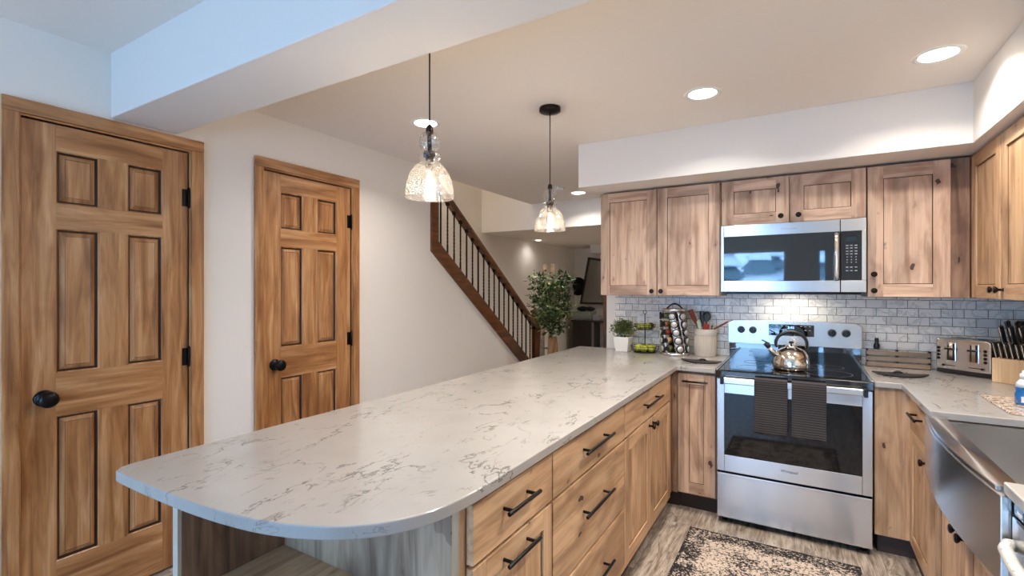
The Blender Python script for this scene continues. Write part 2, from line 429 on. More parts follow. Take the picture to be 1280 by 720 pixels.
def granite():
    m, t, p = nm('speckled_granite'); N, L = t.nodes, t.links
    tc = N.new('ShaderNodeTexCoord'); v = N.new('ShaderNodeTexVoronoi'); v.inputs['Scale'].default_value = 130; L.new(tc.outputs['Object'], v.inputs['Vector'])
    s = N.new('ShaderNodeSeparateColor'); L.new(v.outputs['Color'], s.inputs[0])
    r = ramp(N, [(0, srgb(90, 74, 66)), (.3, srgb(170, 140, 120)), (.55, srgb(206, 190, 172)), (1, srgb(226, 216, 204))]); L.new(s.outputs[0], r.inputs[0])
    L.new(r.outputs[0], p.inputs['Base Color']); p.inputs['Roughness'].default_value = .2
    return m
def seeded_glass():
    m, t, p = nm('seeded_glass'); N, L = t.nodes, t.links
    N.remove(p); out = N['Material Output']
    tr = N.new('ShaderNodeBsdfTransparent'); tr.inputs[0].default_value = (.93, .93, .92, 1)
    gl = N.new('ShaderNodeBsdfGlossy'); gl.inputs['Roughness'].default_value = .05
    lw = N.new('ShaderNodeLayerWeight'); lw.inputs[0].default_value = .25
    tc = N.new('ShaderNodeTexCoord'); no = N.new('ShaderNodeTexNoise'); no.inputs['Scale'].default_value = 90; L.new(tc.outputs['Object'], no.inputs['Vector'])
    bu = N.new('ShaderNodeBump'); bu.inputs['Strength'].default_value = .3; bu.inputs['Distance'].default_value = .002; L.new(no.outputs['Fac'], bu.inputs['Height'])
    L.new(bu.outputs[0], gl.inputs['Normal']); L.new(bu.outputs[0], lw.inputs['Normal'])
    m1 = N.new('ShaderNodeMixShader'); L.new(math_(N, L, 'ADD', math_(N, L, 'MULTIPLY', lw.outputs['Facing'], .6), .06), m1.inputs[0]); L.new(tr.outputs[0], m1.inputs[1]); L.new(gl.outputs[0], m1.inputs[2])
    vo = N.new('ShaderNodeTexVoronoi'); vo.inputs['Scale'].default_value = 200; L.new(tc.outputs['Object'], vo.inputs['Vector'])
    sp = math_(N, L, 'LESS_THAN', vo.outputs['Distance'], .3)
    df = N.new('ShaderNodeBsdfTranslucent'); df.inputs[0].default_value = (.95, .93, .9, 1)
    d2 = N.new('ShaderNodeBsdfDiffuse'); d2.inputs[0].default_value = (.95, .93, .9, 1)
    ms = N.new('ShaderNodeMixShader'); L.new(df.outputs[0], ms.inputs[1]); L.new(d2.outputs[0], ms.inputs[2])
    m2 = N.new('ShaderNodeMixShader'); L.new(math_(N, L, 'MULTIPLY', sp, .28), m2.inputs[0]); L.new(m1.outputs[0], m2.inputs[1]); L.new(ms.outputs[0], m2.inputs[2])
    L.new(m2.outputs[0], out.inputs['Surface'])
    return m
def clear_glass(name, tint=(.95, .97, .97, 1), k=.5):
    m, t, p = nm(name); N, L = t.nodes, t.links
    N.remove(p); out = N['Material Output']
    tr = N.new('ShaderNodeBsdfTransparent'); tr.inputs[0].default_value = tint
    gl = N.new('ShaderNodeBsdfGlossy'); gl.inputs['Roughness'].default_value = .02
    lw = N.new('ShaderNodeLayerWeight'); lw.inputs[0].default_value = .3
    m1 = N.new('ShaderNodeMixShader'); L.new(math_(N, L, 'MULTIPLY', lw.outputs['Fresnel'], k), m1.inputs[0]); L.new(tr.outputs[0], m1.inputs[1]); L.new(gl.outputs[0], m1.inputs[2])
    L.new(m1.outputs[0], out.inputs['Surface'])
    return m
def leaf_mat(name, a, b):
    m, t, p = nm(name); N, L = t.nodes, t.links
    tc = N.new('ShaderNodeTexCoord'); no = N.new('ShaderNodeTexNoise'); no.inputs['Scale'].default_value = 35; L.new(tc.outputs['Object'], no.inputs['Vector'])
    r = ramp(N, [(.35, a), (.65, b)]); L.new(no.outputs['Fac'], r.inputs[0]); L.new(r.outputs[0], p.inputs['Base Color']); p.inputs['Roughness'].default_value = .45
    return m
glass_seed = seeded_glass()
glass_clear = clear_glass('window_glass')
leaf_dark = leaf_mat('ficus_leaf', srgb(24, 42, 22), srgb(78, 104, 56))
leaf_herb = leaf_mat('herb_leaf', srgb(44, 62, 30), srgb(128, 140, 86))
emis = plain('lamp_lens', (1, 1, 1, 1), .5, emit=(1, .95, .86, 1), es=9)
filament = plain('filament', (1, .8, .5, 1), .5, emit=(1, .80, .52, 1), es=22)

# ------------------------------------------------------------------ room shell
CE, CN, LC = 2.413, 2.465, 2.11           # kitchen ceiling, near ceiling, low hall ceiling
WY, WX = 3.80, 1.13                       # tiled wall, right wall
LX = -2.70                                # wall with the doors
mb = MB(); mb.box(-3.65, WX+.12, -3.1, 8.3, -.06, 0); struct(mb.build('floor', floor_mat()))
mb = MB(); mb.box(-2.82, WX+.12, 1.235, 5.19, CE, CE+.12); struct(mb.build('ceiling', ceil_paint))
mb = MB(); mb.box(-2.82, WX+.12, -3.1, .97, CN, CN+.12); struct(mb.build('ceiling', ceil_paint))
mb = MB(); mb.box(-3.55, -.80, 5.31, 8.3, LC, LC+.1); struct(mb.build('ceiling', ceil_paint))
mb = MB(); mb.box(-3.67, -2.70, 1.3, 5.31, 3.6, 3.7); struct(mb.build('ceiling', ceil_paint))
mb = MB(); mb.box(-2.70, WX, .965, 1.24, 2.173, CN+.1); struct(mb.build('ceiling_beam', soffit_paint, bevel=.004))
def soffit():
    mb = MB()
    mb.prism([(-1.36, WY), (-1.36, 3.20), (.72, 3.20), (.72, 1.24), (WX, 1.24), (WX, WY)], 2.11, CE)
    return struct(mb.build('ceiling_soffit', soffit_paint, bevel=.003))
soffit()
# left wall with its two door openings and the raked edge under the stairs
D1 = (.667, 1.294); D2 = (1.695, 2.338); DH = 2.095
mb = MB()
for y0, y1, z0, z1 in ((-3.1, D1[0], 0, CN), (D1[0], D1[1], DH, CN), (D1[1], D2[0], 0, CN), (D2[0], D2[1], DH, CN), (D2[1], 3.195, 0, CN)):
    mb.box(-2.82, LX, y0, y1, z0, z1)
mb.prism_x([(3.195, 0), (5.2, 0), (5.2, .206), (3.195, 1.706)], -2.82, LX)
struct(mb.build('wall_left', paint))
mb = MB(); mb.box(-2.84, -2.822, .60, 2.42, 0, 2.2); struct(mb.build('wall_light_block', paint))  # unseen panel added behind both doors to stop sky light leaking in
mb = MB(); mb.box(-3.67, -3.55, 1.3, 8.3, 0, 3.7); struct(mb.build('wall_stairwell', paint))
mb = MB(); mb.box(-3.55, -2.82, 1.3, 1.42, 0, 3.7); struct(mb.build('wall_stair_end', paint))
mb = MB(); mb.box(-2.82, -2.70, 1.3, 5.19, CE+.12, 3.7); struct(mb.build('wall_stair_upper', paint))
mb = MB(); mb.box(-3.55, -.80, 5.19, 5.31, LC, 3.7); struct(mb.build('wall_header', paint))
mb = MB(); mb.box(-3.55, -.68, 8.16, 8.28, 0, LC); struct(mb.build('wall_far', paint))
mb = MB(); mb.box(-3.0, -.80, 7.55, 8.16, 1.98, LC); struct(mb.build('trim_1', paint))
mb = MB(); mb.box(-.80, -.68, 3.92, 8.16, 0, LC+.1); struct(mb.build('wall_hall', paint))
mb = MB(); mb.box(-.80, -.68, 3.92, 5.31, LC+.1, CE); struct(mb.build('wall_hall', paint))
mb = MB(); mb.box(-1.367, WX+.12, WY, WY+.12, 0, CE); struct(mb.build('wall_back', paint))
mb = MB(); mb.box(WX, WX+.12, -3.1, WY, 0, CN); struct(mb.build('wall_right', paint))
# wall behind the camera, with a patio door and a narrow light
mb = MB()
for x0, x1, z0, z1 in ((-2.82, -2.40, 0, CN), (-2.40, -.23, 0, .06), (-2.40, -.23, 2.08, CN), (-.23, .22, 0, CN), (.22, .38, 0, .06), (.22, .38, 2.08, CN), (.38, WX, 0, CN)):
    mb.box(x0, x1, -3.1, -2.98, z0, z1)
struct(mb.build('wall_near', paint))
def window(name, x0, x1, z0, z1, mull):
    f = MB(); t = .045
    for a, b in [(x0, x0+t), (x1-t, x1)] + [(m-t/2, m+t/2) for m in mull]: f.box(a, b, -3.07, -3.01, z0, z1)
    f.box(x0, x1, -3.07, -3.01, z0, z0+t); f.box(x0, x1, -3.07, -3.01, z1-t, z1)
    fr = struct(f.build(name, white))
    g = MB(); g.box(x0+.01, x1-.01, -3.045, -3.035, z0+.01, z1-.01); sub(g, 'window_pane', glass_clear, fr)
window('window_1', -2.40, -.23, .06, 2.08, [-1.32])
window('window_2', .22, .38, .06, 2.08, [])
snow = plain('snow', srgb(236, 240, 246), .8, bump=.3, bscale=3)
mb = MB()
g = [[(x*2.0-24, -4.2-y*1.6, -.35 + max(0, y-4)**1.25*.16 + .25*math.sin(x*1.3+y)*math.cos(y*.9)) for x in range(25)] for y in range(18)]
vs = [[mb.v(p) for p in r] for r in g]
for j in range(17):
    for i in range(24): mb.face([vs[j][i], vs[j][i+1], vs[j+1][i+1], vs[j+1][i]], 0, True)
o = mb.build('snowy_hillside', snow); o['kind'] = 'structure'
needle = plain('spruce_needles', srgb(104, 124, 130), .9)
def spruce(x, y, z, h):
    t = thing('spruce_tree', 'snow-laden spruce standing on the snowy hillside outdoors', 'tree', (x, y, z), 'spruces on the snowy hillside')
    k = MB(); k.lathe([(.09, 0), (.03, h*.9)], (x, y, z), 8); k.build('trunk', oak[2], t)
    k = MB()
    for i in range(7):
        f = i/7; k.lathe([(h*.30*(1-f)+.05, h*(.12+.8*f)), (.03, h*(.12+.8*f)+h*.22)], (x, y, z), 9, i % 2, smooth=False)
    k.build('foliage', [needle, snow], t)
for x, y, h in ((-3.4, -9, 3.2), (-1.2, -11, 3.8), (-5.6, -12.5, 4.4), (1.6, -10.5, 3.6), (-2.8, -14.5, 4.6), (.4, -15, 4.6), (-7.4, -9, 4), (4.0, -14, 4.6), (-.3, -8.8, 1.9), (2.2, -17, 4.4), (-1.4, -17.5, 4.6), (-6.6, -15.5, 4.6)):
    spruce(x, y, -.35 + max(0, (-y-4.2)/1.6-4)**1.25*.16, h)

# baseboards, wall end trim
mb = MB()
for y0, y1 in ((-3.0, .60), (1.362, 1.634), (2.402, 5.19)): mb.box(LX, LX+.014, y0, y1, 0, .09)
struct(mb.build('baseboard_left', pine[1], bevel=.003))
mb = MB(); mb.box(-1.900, -1.83, 5.17, 5.31, 0, LC); struct(mb.build('trim_2', oak[2], bevel=.003))

# tiled backsplash
mb = MB(); mb.box(-1.29, WX, WY-.008, WY, .914, 1.36); struct(mb.build('wall_backsplash', tile_m))
mb = MB(); mb.box(WX-.008, WX, 1.0, WY-.008, .914, 1.36); struct(mb.build('wall_backsplash', tile_m))

# ------------------------------------------------------------------ panelled fronts
def mpx(X0): return lambda a, z, d: (X0+d, a, z)        # faces +X
def mny(Y0): return lambda a, z, d: (a, Y0-d, z)        # faces -Y
def mnx(X0): return lambda a, z, d: (X0-d, a, z)        # faces -X
def fbox(mb, a0, a1, z0, z1, d0, d1, mat): mb.box(a0, a1, z0, z1, d0, d1, mat)
def front(mb, a0, a1, z0, z1, th=.02, frame=.06, raised=None, recess=.008, horiz_panel=False):
    """materials: 0 stile grain, 1 rail grain, 2 panel, 3 groove"""
    if not frame:
        fbox(mb, a0, a1, z0, z1, 0, th, 1); return
    fbox(mb, a0, a0+frame, z0, z1, 0, th, 0); fbox(mb, a1-frame, a1, z0, z1, 0, th, 0)
    fbox(mb, a0+frame, a1-frame, z0, z0+frame, 0, th, 1); fbox(mb, a0+frame, a1-frame, z1-frame, z1, 0, th, 1)
    fbox(mb, a0+frame, a1-frame, z0+frame, z1-frame, 0, th-recess, 1 if horiz_panel else 2)
    # thin dark glaze line where the panel meets its frame
    e = .0035
    A0, A1, Z0, Z1 = a0+frame, a1-frame, z0+frame, z1-frame
    for q in ((A0, A0+e, Z0, Z1), (A1-e, A1, Z0, Z1), (A0, A1, Z0, Z0+e), (A0, A1, Z1-e, Z1)):
        fbox(mb, *q, th-recess-.001, th-recess+.0006, 3)

def set_map(mb, m): mb.map = lambda a, b, c: m(a, b, c)
# note: box(x0,x1,y0,y1,z0,z1) is read as (a, z, d) through the map

def knob_part(mp, a, z, parent, name='knob', d0=.02):
    mb = MB()
    p0 = Vector(mp(a, z, d0)); n = (Vector(mp(a, z, d0+1)) - p0)
    ax = n.orthogonal().normalized(); bx = n.cross(ax)
    prof = [(.0100, 0), (.0060, .003), (.0052, .017), (.011, .021), (.0160, .027), (.0150, .032), (.008, .035)]
    mb.rings([[tuple(p0 + n*h + ax*r*math.cos(2*math.pi*k/16) + bx*r*math.sin(2*math.pi*k/16)) for k in range(16)] for r, h in prof])
    return sub(mb, name, bronze, parent)
def pull_part(mp, a0, a1, z, parent, d0=.02, out=.032, r=.006):
    mb = MB()
    L_ = a1-a0
    mb.tube([mp(a0, z, d0+out), mp(a1, z, d0+out)], r, 12)
    for a in (a0+L_*.14, a1-L_*.14): mb.tube([mp(a, z, d0-.001), mp(a, z, d0+out)], r*.85, 10)
    return sub(mb, 'bar_pull', black_metal, parent, bevel=.001)

def cabinet(name, label, cat, loc, body, mp, ax, woods, fronts, group=None, body_mat=None, toe_box=None):
    """fronts: (kind, a0,a1,z0,z1, frame, [('knob',a,z) | ('pull',a0,a1,z)])"""
    t = thing(name, label, cat, loc, group)
    b = MB()
    for bb in body: b.box(*bb)
    b.build('cabinet_body', body_mat or woods[2], t, bevel=.001)
    if toe_box:
        k = MB(); k.box(*toe_box); k.build('toe_kick', toe, t)
    mats = [woods[2], woods[ax], woods[2], gap]
    for kind, a0, a1, z0, z1, fr, hw in fronts:
        m = MB(); set_map(m, mp); front(m, a0, a1, z0, z1, frame=fr)
        f = m.build(kind, mats, t, bevel=.0012)
        for h in hw:
            if h[0] == 'knob': o = knob_part(mp, h[1], h[2], f)
            else: o = pull_part(mp, h[1], h[2], h[3], f)
            o.parent = f
    return t
# parts sit at -base inside their empty, so a sub-part drawn in world coordinates needs no shift of its own

# six panel doors -------------------------------------------------
def interior_door(name, Y0, Y1, co, desc):
    mp = mpx(LX-.035)
    root = MB(); set_map(root, mp)
    w0, w1 = Y0+.004, Y1-.004; W_ = w1-w0; s = W_/.618
    pa = [(w0+.107*s, w0+.254*s), (w0+.360*s, w0+.505*s)]
    pz = [(.243, .858), (1.040, 1.651), (1.757, 1.981)]
    th, rec = .030, .013
    zb, zt = .012, DH-.006
    bx = lambda a0, a1, z0, z1, d0, d1, m: root.box(a0, a1, z0, z1, d0, d1, m)
    bx(w0, w1, zb, zt, 0, th-rec-.004, 1)
    bx(w0, pa[0][0], zb, zt, 0, th, 0); bx(pa[1][1], w1, zb, zt, 0, th, 0)
    for z0, z1 in ((zb, pz[0][0]), (pz[0][1], pz[1][0]), (pz[1][1], pz[2][0]), (pz[2][1], zt)): bx(pa[0][0], pa[1][1], z0, z1, 0, th, 1)
    for z0, z1 in pz: bx(pa[0][1], pa[1][0], z0, z1, 0, th, 0)
    for a0, a1 in pa:
        for z0, z1 in pz:
            e = .009
            # sloping sticking from frame face down to the groove, then the raised field
            def ring(i, d): return [(a0+i, z0+i, d), (a1-i, z0+i, d), (a1-i, z1-i, d), (a0+i, z1-i, d)]
            def band(r0, r1, m):
                A = [root.v(p) for p in r0]; B = [root.v(p) for p in r1]
                for k in range(4): root.face([A[k], A[(k+1) % 4], B[(k+1) % 4], B[k]], m)
            band(ring(0, th-.001), ring(.005, th-.004), 0)
            band(ring(.005, th-.004), ring(.010, th-rec), 2)
            band(ring(.010, th-rec), ring(.0135, th-rec), 2)
            band(ring(.0135, th-rec), ring(.030, th-.004), 0)
            band(ring(.030, th-.004), ring(.0315, th-.0055), 2)
            f = [root.v(p) for p in ring(.0315, th-.0055)]; root.face(f, 0)
    d = struct(root.build(name, [pine[2], pine[1], glaze]))
    # casing and jamb
    c = MB()
    cb = lambda a0, a1, z0, z1, x0, x1, m=0: c.box(x0, x1, a0, a1, z0, z1, m)
    cb(co[0], Y0-.006, 0, DH+.008, LX, LX+.018, 0); cb(Y1+.006, co[1], 0, DH+.008, LX, LX+.018, 0)
    cb(co[0], co[1], DH+.008, DH+.065, LX, LX+.020, 1)
    cb(Y0-.006, Y0, 0, DH, LX-.10, LX+.010, 0); cb(Y1, Y1+.006, 0, DH, LX-.10, LX+.010, 0); cb(Y0-.006, Y1+.006, DH, DH+.008, LX-.10, LX+.010, 1)
    sub(c, 'door_casing', [pine[2], pine[1]], d, bevel=.0025)
    # knob
    k = MB(); ky, kz = Y0+.072*s, .942
    x = LX-.005
    k.lathe([(.032, 0), (.034, .004), (.030, .009), (.013, .012), (.011, .034), (.018, .040), (.030, .050), (.0335, .062), (.031, .070), (.020, .076), (.008, .077)], (x, ky, kz), 28, axis='x')
    sub(k, 'door_knob', black_metal, d)
    for hz in (.25, 1.05, 1.86):
        h = MB(); h.lathe([(.0065, -.045), (.0065, .045)], (LX+.006, Y1-.002, hz), 12)
        h.box(LX-.006, LX-.003, Y1-.03, Y1-.002, hz-.044, hz+.044)
        h.sphere((LX+.006, Y1-.002, hz+.048), .006, 10, 6); h.sphere((LX+.006, Y1-.002, hz-.048), .006, 10, 6)
        sub(h, 'hinge', black_metal, d)
interior_door('door_1', *D1, (.61, 1.359), '')
interior_door('door_2', *D2, (1.637, 2.400), '')

# ------------------------------------------------------------------ stairs
t = thing('stair_flight', 'carpeted stair flight rising behind the black iron balusters', 'stairs', (-3.18, 5.3, 0))
carpet = plain('stair_carpet', srgb(176, 164, 150), .95, bump=.5, bscale=300)
for i in range(12):
    m = MB(); y1 = 5.30 - i*.255
    m.box(-3.535, -2.835, y1-.28, y1, i*.19 if i else 0, (i+1)*.19)
    if i: m.box(-3.535, -2.835, y1-.28, y1-.02, i*.19-.19, i*.19)
    m.build('stair_step', carpet, t, bevel=.008)
sl = -.748
t = thing('stair_railing', 'stained wood stair railing with thin black iron balusters on the left wall', 'railing', (-2.76, 5.2, 0))
m = MB(); b0 = lambda y: 1.706 + sl*(y-3.195)
m.prism_x([(3.18, b0(3.18)-.004), (5.2, b0(5.2)-.004), (5.2, b0(5.2)+.15), (3.27, b0(3.27)+.15), (3.27, CE-.002), (3.18, CE-.002)], -2.825, LX+.022)
m.build('stringer', oak[1], t, bevel=.004)
rt = lambda y: 2.233 - .748*(y-3.503)
m = MB(); m.prism_x([(3.27, rt(3.27)-.07), (5.2, rt(5.2)-.07), (5.2, rt(5.2)), (3.27, rt(3.27))], -2.795, -2.735)
m.prism_x([(3.27, rt(3.27)-.05), (5.2, rt(5.2)-.05), (5.2, rt(5.2)-.02), (3.27, rt(3.27)-.02)], -2.80, -2.73)
m.build('handrail', oak[1], t, bevel=.006)
m = MB(); m.box(-2.825, -2.705, 5.2, 5.32, 0, 1.10); m.box(-2.835, -2.695, 5.19, 5.33, 1.10, 1.13); m.box(-2.832, -2.698, 5.193, 5.327, .90, .925)
m.hexa([(-2.825, 5.2, 1.13), (-2.705, 5.2, 1.13), (-2.705, 5.32, 1.13), (-2.825, 5.32, 1.13)], [(-2.80, 5.225, 1.15), (-2.73, 5.225, 1.15), (-2.73, 5.295, 1.15), (-2.80, 5.295, 1.15)])
m.build('newel_post', oak[2], t, bevel=.004)
for i in range(20):
    y = 3.30 + .0975*i
    if y > 5.17: break
    z0, z1 = b0(y)+.14, rt(y)-.06
    m = MB(); n = 40
    tw = i % 2 == 0 or i % 3 == 0
    rs = []
    for k in range(n+1):
        f = k/n; a = 0
        if tw and .3 < f < .7: a = (f-.3)*26
        elif tw and f >= .7: a = .4*26
        rs.append([(-2.765+.0085*math.cos(a+R(45)+R(90)*q), y+.0085*math.sin(a+R(45)+R(90)*q), z0+(z1-z0)*f) for q in range(4)])
    m.rings(rs, smooth=False)
    for zz, s_ in ((z0, 1), (z1, -1)):
        m.hexa([(-2.782, y-.017, zz), (-2.748, y-.017, zz), (-2.748, y+.017, zz), (-2.782, y+.017, zz)],
               [(-2.775, y-.010, zz+s_*.035), (-2.755, y-.010, zz+s_*.035), (-2.755, y+.010, zz+s_*.035), (-2.775, y+.010, zz+s_*.035)])
    m.build('baluster', black_metal, t)
m = MB(); m.box(-3.55, -3.544, 5.36, 5.43, 1.09, 1.20)
sw = tag(m.build('light_switch', white, bevel=.002), 'white switch plate on the stairwell wall seen between balusters', 'light switch')
m = MB(); m.box(-3.545, -3.538, 5.38, 5.41, 1.12, 1.17); sub(m, 'switch_rocker', white, sw)

# ------------------------------------------------------------------ upper cabinets
UB = [('door',)]
t_ = 2.098
def uy(a0, a1, z0, z1): return [(a0, a1, 3.47, WY-.004, z0, z1)]
cabinet('upper_cabinet', 'two-door knotty wood upper cabinet at the left end over the potted plant', 'cabinet', (-.875, 3.6, 1.347),
        uy(-1.286, -.463, 1.347, t_), mny(3.47), 0, alder,
        [('cabinet_door', -1.286, -.876, 1.350, t_-.004, .066, [('knob', -.905, 1.378)]),
         ('cabinet_door', -.870, -.466, 1.350, t_-.004, .066, [('knob', -.842, 1.378)])])
cabinet('upper_cabinet', 'short two-door wood cabinet directly over the microwave', 'cabinet', (-.065, 3.6, 1.80),
        uy(-.458, .319, 1.806, t_), mny(3.47), 0, alder,
        [('cabinet_door', -.450, -.069, 1.806, t_-.004, .07, [('knob', -.112, 1.846)]),
         ('cabinet_door', -.061, .317, 1.806, t_-.004, .07, [('knob', -.018, 1.846)])])
cabinet('upper_cabinet', 'tall single-door wood cabinet right of the microwave with two knobs', 'cabinet', (.5, 3.6, 1.347),
        uy(.323, .768, 1.347, t_), mny(3.47), 0, alder,
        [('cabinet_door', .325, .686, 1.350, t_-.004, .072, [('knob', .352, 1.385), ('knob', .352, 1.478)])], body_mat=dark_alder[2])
cabinet('upper_cabinet', 'wood upper cabinet on the right wall beside the corner', 'cabinet', (.95, 3.1, 1.347),
        [(.79, WX-.006, 2.575, 3.448, 1.347, t_)], mnx(.79), 1, alder_warm,
        [('cabinet_door', 3.020, 3.448, 1.350, t_-.004, .066, [('knob', 3.055, 1.392)]),
         ('cabinet_door', 2.578, 3.014, 1.350, t_-.004, .066, [('knob', 2.98, 1.392)])])
m = MB(); m.box(.772, WX, 3.45, 3.80, 1.347, t_)
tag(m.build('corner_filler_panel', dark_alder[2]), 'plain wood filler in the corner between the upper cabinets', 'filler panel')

# ------------------------------------------------------------------ base cabinets
PX = -.71            # carcass face of the peninsula
mp = mpx(PX)
def pen(y0, y1, label, fronts):
    return cabinet('base_cabinet', label, 'cabinet', (-1.05, (y0+y1)/2, 0), [(-1.40, PX, y0, y1, .11, .884)], mp, 1, alder_warm, fronts,
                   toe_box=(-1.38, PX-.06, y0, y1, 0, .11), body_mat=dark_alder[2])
pen(.970, 1.4125, 'narrow peninsula cabinet nearest the rounded counter end, drawer over pull-out', [
    ('drawer_front', .972, 1.409, .718, .868, 0, [('pull', 1.090, 1.268, .806)]),
    ('pull_out_front', .972, 1.409, .125, .708, .06, [('pull', 1.090, 1.268, .668)])])
pen(1.4135, 2.1555, 'wide peninsula cabinet with three plain drawers', [
    ('drawer_front', 1.417, 2.152, .718, .868, 0, [('pull', 1.630, 1.925, .806)]),
    ('drawer_front', 1.417, 2.152, .410, .708, 0, [('pull', 1.630, 1.925, .578)]),
    ('drawer_front', 1.417, 2.152, .125, .400, 0, [('pull', 1.630, 1.925, .285)])])
pen(2.1565, 3.046, 'peninsula cabinet with one drawer over two doors, farthest from the rounded end', [
    ('drawer_front', 2.160, 3.043, .718, .868, 0, [('pull', 2.420, 2.735, .806)]),
    ('cabinet_door', 2.160, 2.598, .125, .708, .062, [('knob', 2.565, .676)]),
    ('cabinet_door', 2.604, 3.043, .125, .708, .062, [('knob', 2.637, .676)])])
t = thing('corner_base_unit', 'dark blind corner filler between the peninsula and the narrow cabinet', 'cabinet', (-1.05, 3.4, 0))
m = MB(); m.box(-1.40, PX, 3.047, WY-.012, .11, .884); m.box(PX, -.675, 3.17, WY-.012, .11, .884); m.build('filler_body', dark_alder[2], t, bevel=.001)
m = MB(); m.box(-1.38, PX-.06, 3.047, WY-.012, 0, .11); m.box(PX-.06, -.675, 3.24, WY-.012, 0, .11); m.build('toe_kick', toe, t)
cabinet('base_cabinet', 'narrow single-door wood cabinet left of the range', 'cabinet', (-.56, 3.45, 0),
        [(-.674, -.447, 3.185, WY, .11, .884)], mny(3.185), 0, alder,
        [('cabinet_door', -.670, -.452, .122, .868, .066, [('pull', -.640, -.490, .822)])], toe_box=(-.674, -.447, 3.25, WY, 0, .11), body_mat=dark_alder[2])
# open shelf end of the peninsula
t = thing('open_end_shelf', 'wood open shelf unit under the rounded counter end', 'shelf', (-1.05, .8, 0))
m = MB(); m.box(-1.428, -1.402, .655, 3.046, 0, .884); m.build('side_panel', dark_alder[2], t, bevel=.0015)
m = MB(); m.box(-1.4275, -1.4025, .645, .654, 0, .884); m.build('front_edge_strip', plain('edge_strip', srgb(196, 184, 168), .5), t)
m = MB(); m.box(-1.401, -.735, .950, .9695, .0, .884); m.build('back_panel', grey_alder, t, bevel=.001)
m = MB(); m.box(-.735, -.712, .945, .9695, 0, .884); m.build('corner_stile', alder_warm[2], t, bevel=.001)
m = MB(); m.prism([(-1.401, .949), (-1.401, .66), (-1.15, .66), (-.95, .69), (-.82, .76), (-.745, .87), (-.737, .949)], .572, .592); m.build('shelf_board', alder_warm[1], t, bevel=.001)
m = MB(); m.prism([(-1.401, .949), (-1.401, .66), (-1.15, .66), (-.95, .69), (-.82, .76), (-.745, .87), (-.737, .949)], .10, .12); m.build('shelf_board', alder_warm[1], t, bevel=.001)

# right-hand run
mr_ = mnx(.485)
cabinet('base_cabinet', 'wood base cabinet with plain end panel between range and sink, drawer over door', 'cabinet', (.8, 2.9, 0),
        [(.485, WX-.012, 2.60, WY-.012, .11, .884), (.327, .485, 3.165, WY-.012, .11, .884)], mr_, 1, alder_warm,
        [('drawer_front', 2.67, 3.115, .700, .865, 0, [('pull', 2.80, 2.97, .80)]),
         ('cabinet_door', 2.67, 3.115, .125, .690, .06, [('knob', 2.705, .645)])],
        toe_box=(.50, WX-.012, 2.60, WY-.01, 0, .11), body_mat=alder_warm[2])
m = MB(); m.box(.345, .50, 3.225, 3.4, 0, .11)
struct(m.build('trim_3', toe))
cabinet('base_cabinet', 'wood sink base cabinet with two doors under the apron sink', 'cabinet', (.8, 2.15, 0),
        [(.485, WX-.012, 1.672, 2.599, .11, .640)], mr_, 1, alder_warm,
        [('cabinet_door', 2.168, 2.58, .125, .625, .06, [('knob', 2.203, .575)]),
         ('cabinet_door', 1.69, 2.162, .125, .625, .06, [('knob', 2.127, .575)])],
        toe_box=(.55, WX-.012, 1.672, 2.599, 0, .11), body_mat=alder_warm[2])
cabinet('base_cabinet', 'wood base cabinet past the dishwasher', 'cabinet', (.8, .4, 0),
        [(.485, WX-.012, -.45, 1.05, .11, .884)], mr_, 1, alder_warm,
        [('cabinet_door', -.44, .29, .125, .865, .06, [('knob', .25, .80)]), ('cabinet_door', .30, 1.04, .125, .865, .06, [('knob', .34, .80)])],
        toe_box=(.55, WX-.012, -.45, 1.05, 0, .11), body_mat=alder_warm[2])

# ------------------------------------------------------------------ countertops
def smooth_line(p, n=5):
    out = []
    for i in range(len(p)-1):
        p0, p1, p2, p3 = (Vector(p[max(0, min(len(p)-1, i+k))]) for k in (-1, 0, 1, 2))
        for j in range(n):
            u = j/n
            q = .5*((2*p1) + (p2-p0)*u + (2*p0-5*p1+4*p2-p3)*u*u + (3*p1-p0-3*p2+p3)*u**3)
            out.append((q.x, q.y))
    return out + [tuple(p[-1])]
pts = [(-1.60, WY-.009), (-1.60, .625), (-1.594, .598), (-1.576, .578), (-1.55, .571), (-1.40, .570), (-1.228, .574), (-1.14, .580), (-1.06, .589), (-.98, .603), (-.90, .627), (-.83, .660), (-.775, .700), (-.730, .750), (-.698, .810), (-.680, .880), (-.672, .96), (-.670, 1.05), (-.670, 3.14), (-.447, 3.14), (-.447, WY-.009)]
pts = pts[:1] + smooth_line(pts[1:18]) + pts[18:]
m = MB(); m.prism(pts, .884, .914)
tag(m.build('peninsula_countertop', quartz_m, bevel=.004, seg=3), 'white veined quartz peninsula countertop with a rounded near end', 'countertop')
pts = [(.323, WY-.009), (.323, 3.14), (.435, 3.14), (.435, 2.50), (.96, 2.50), (.96, 1.684), (.435, 1.684), (.435, -.45), (WX-.009, -.45), (WX-.009, WY-.009)]
m = MB(); m.prism(pts, .884, .914)
tag(m.build('sink_countertop', quartz_m, bevel=.004, seg=3), 'white quartz countertop on the right wrapping the apron sink', 'countertop')

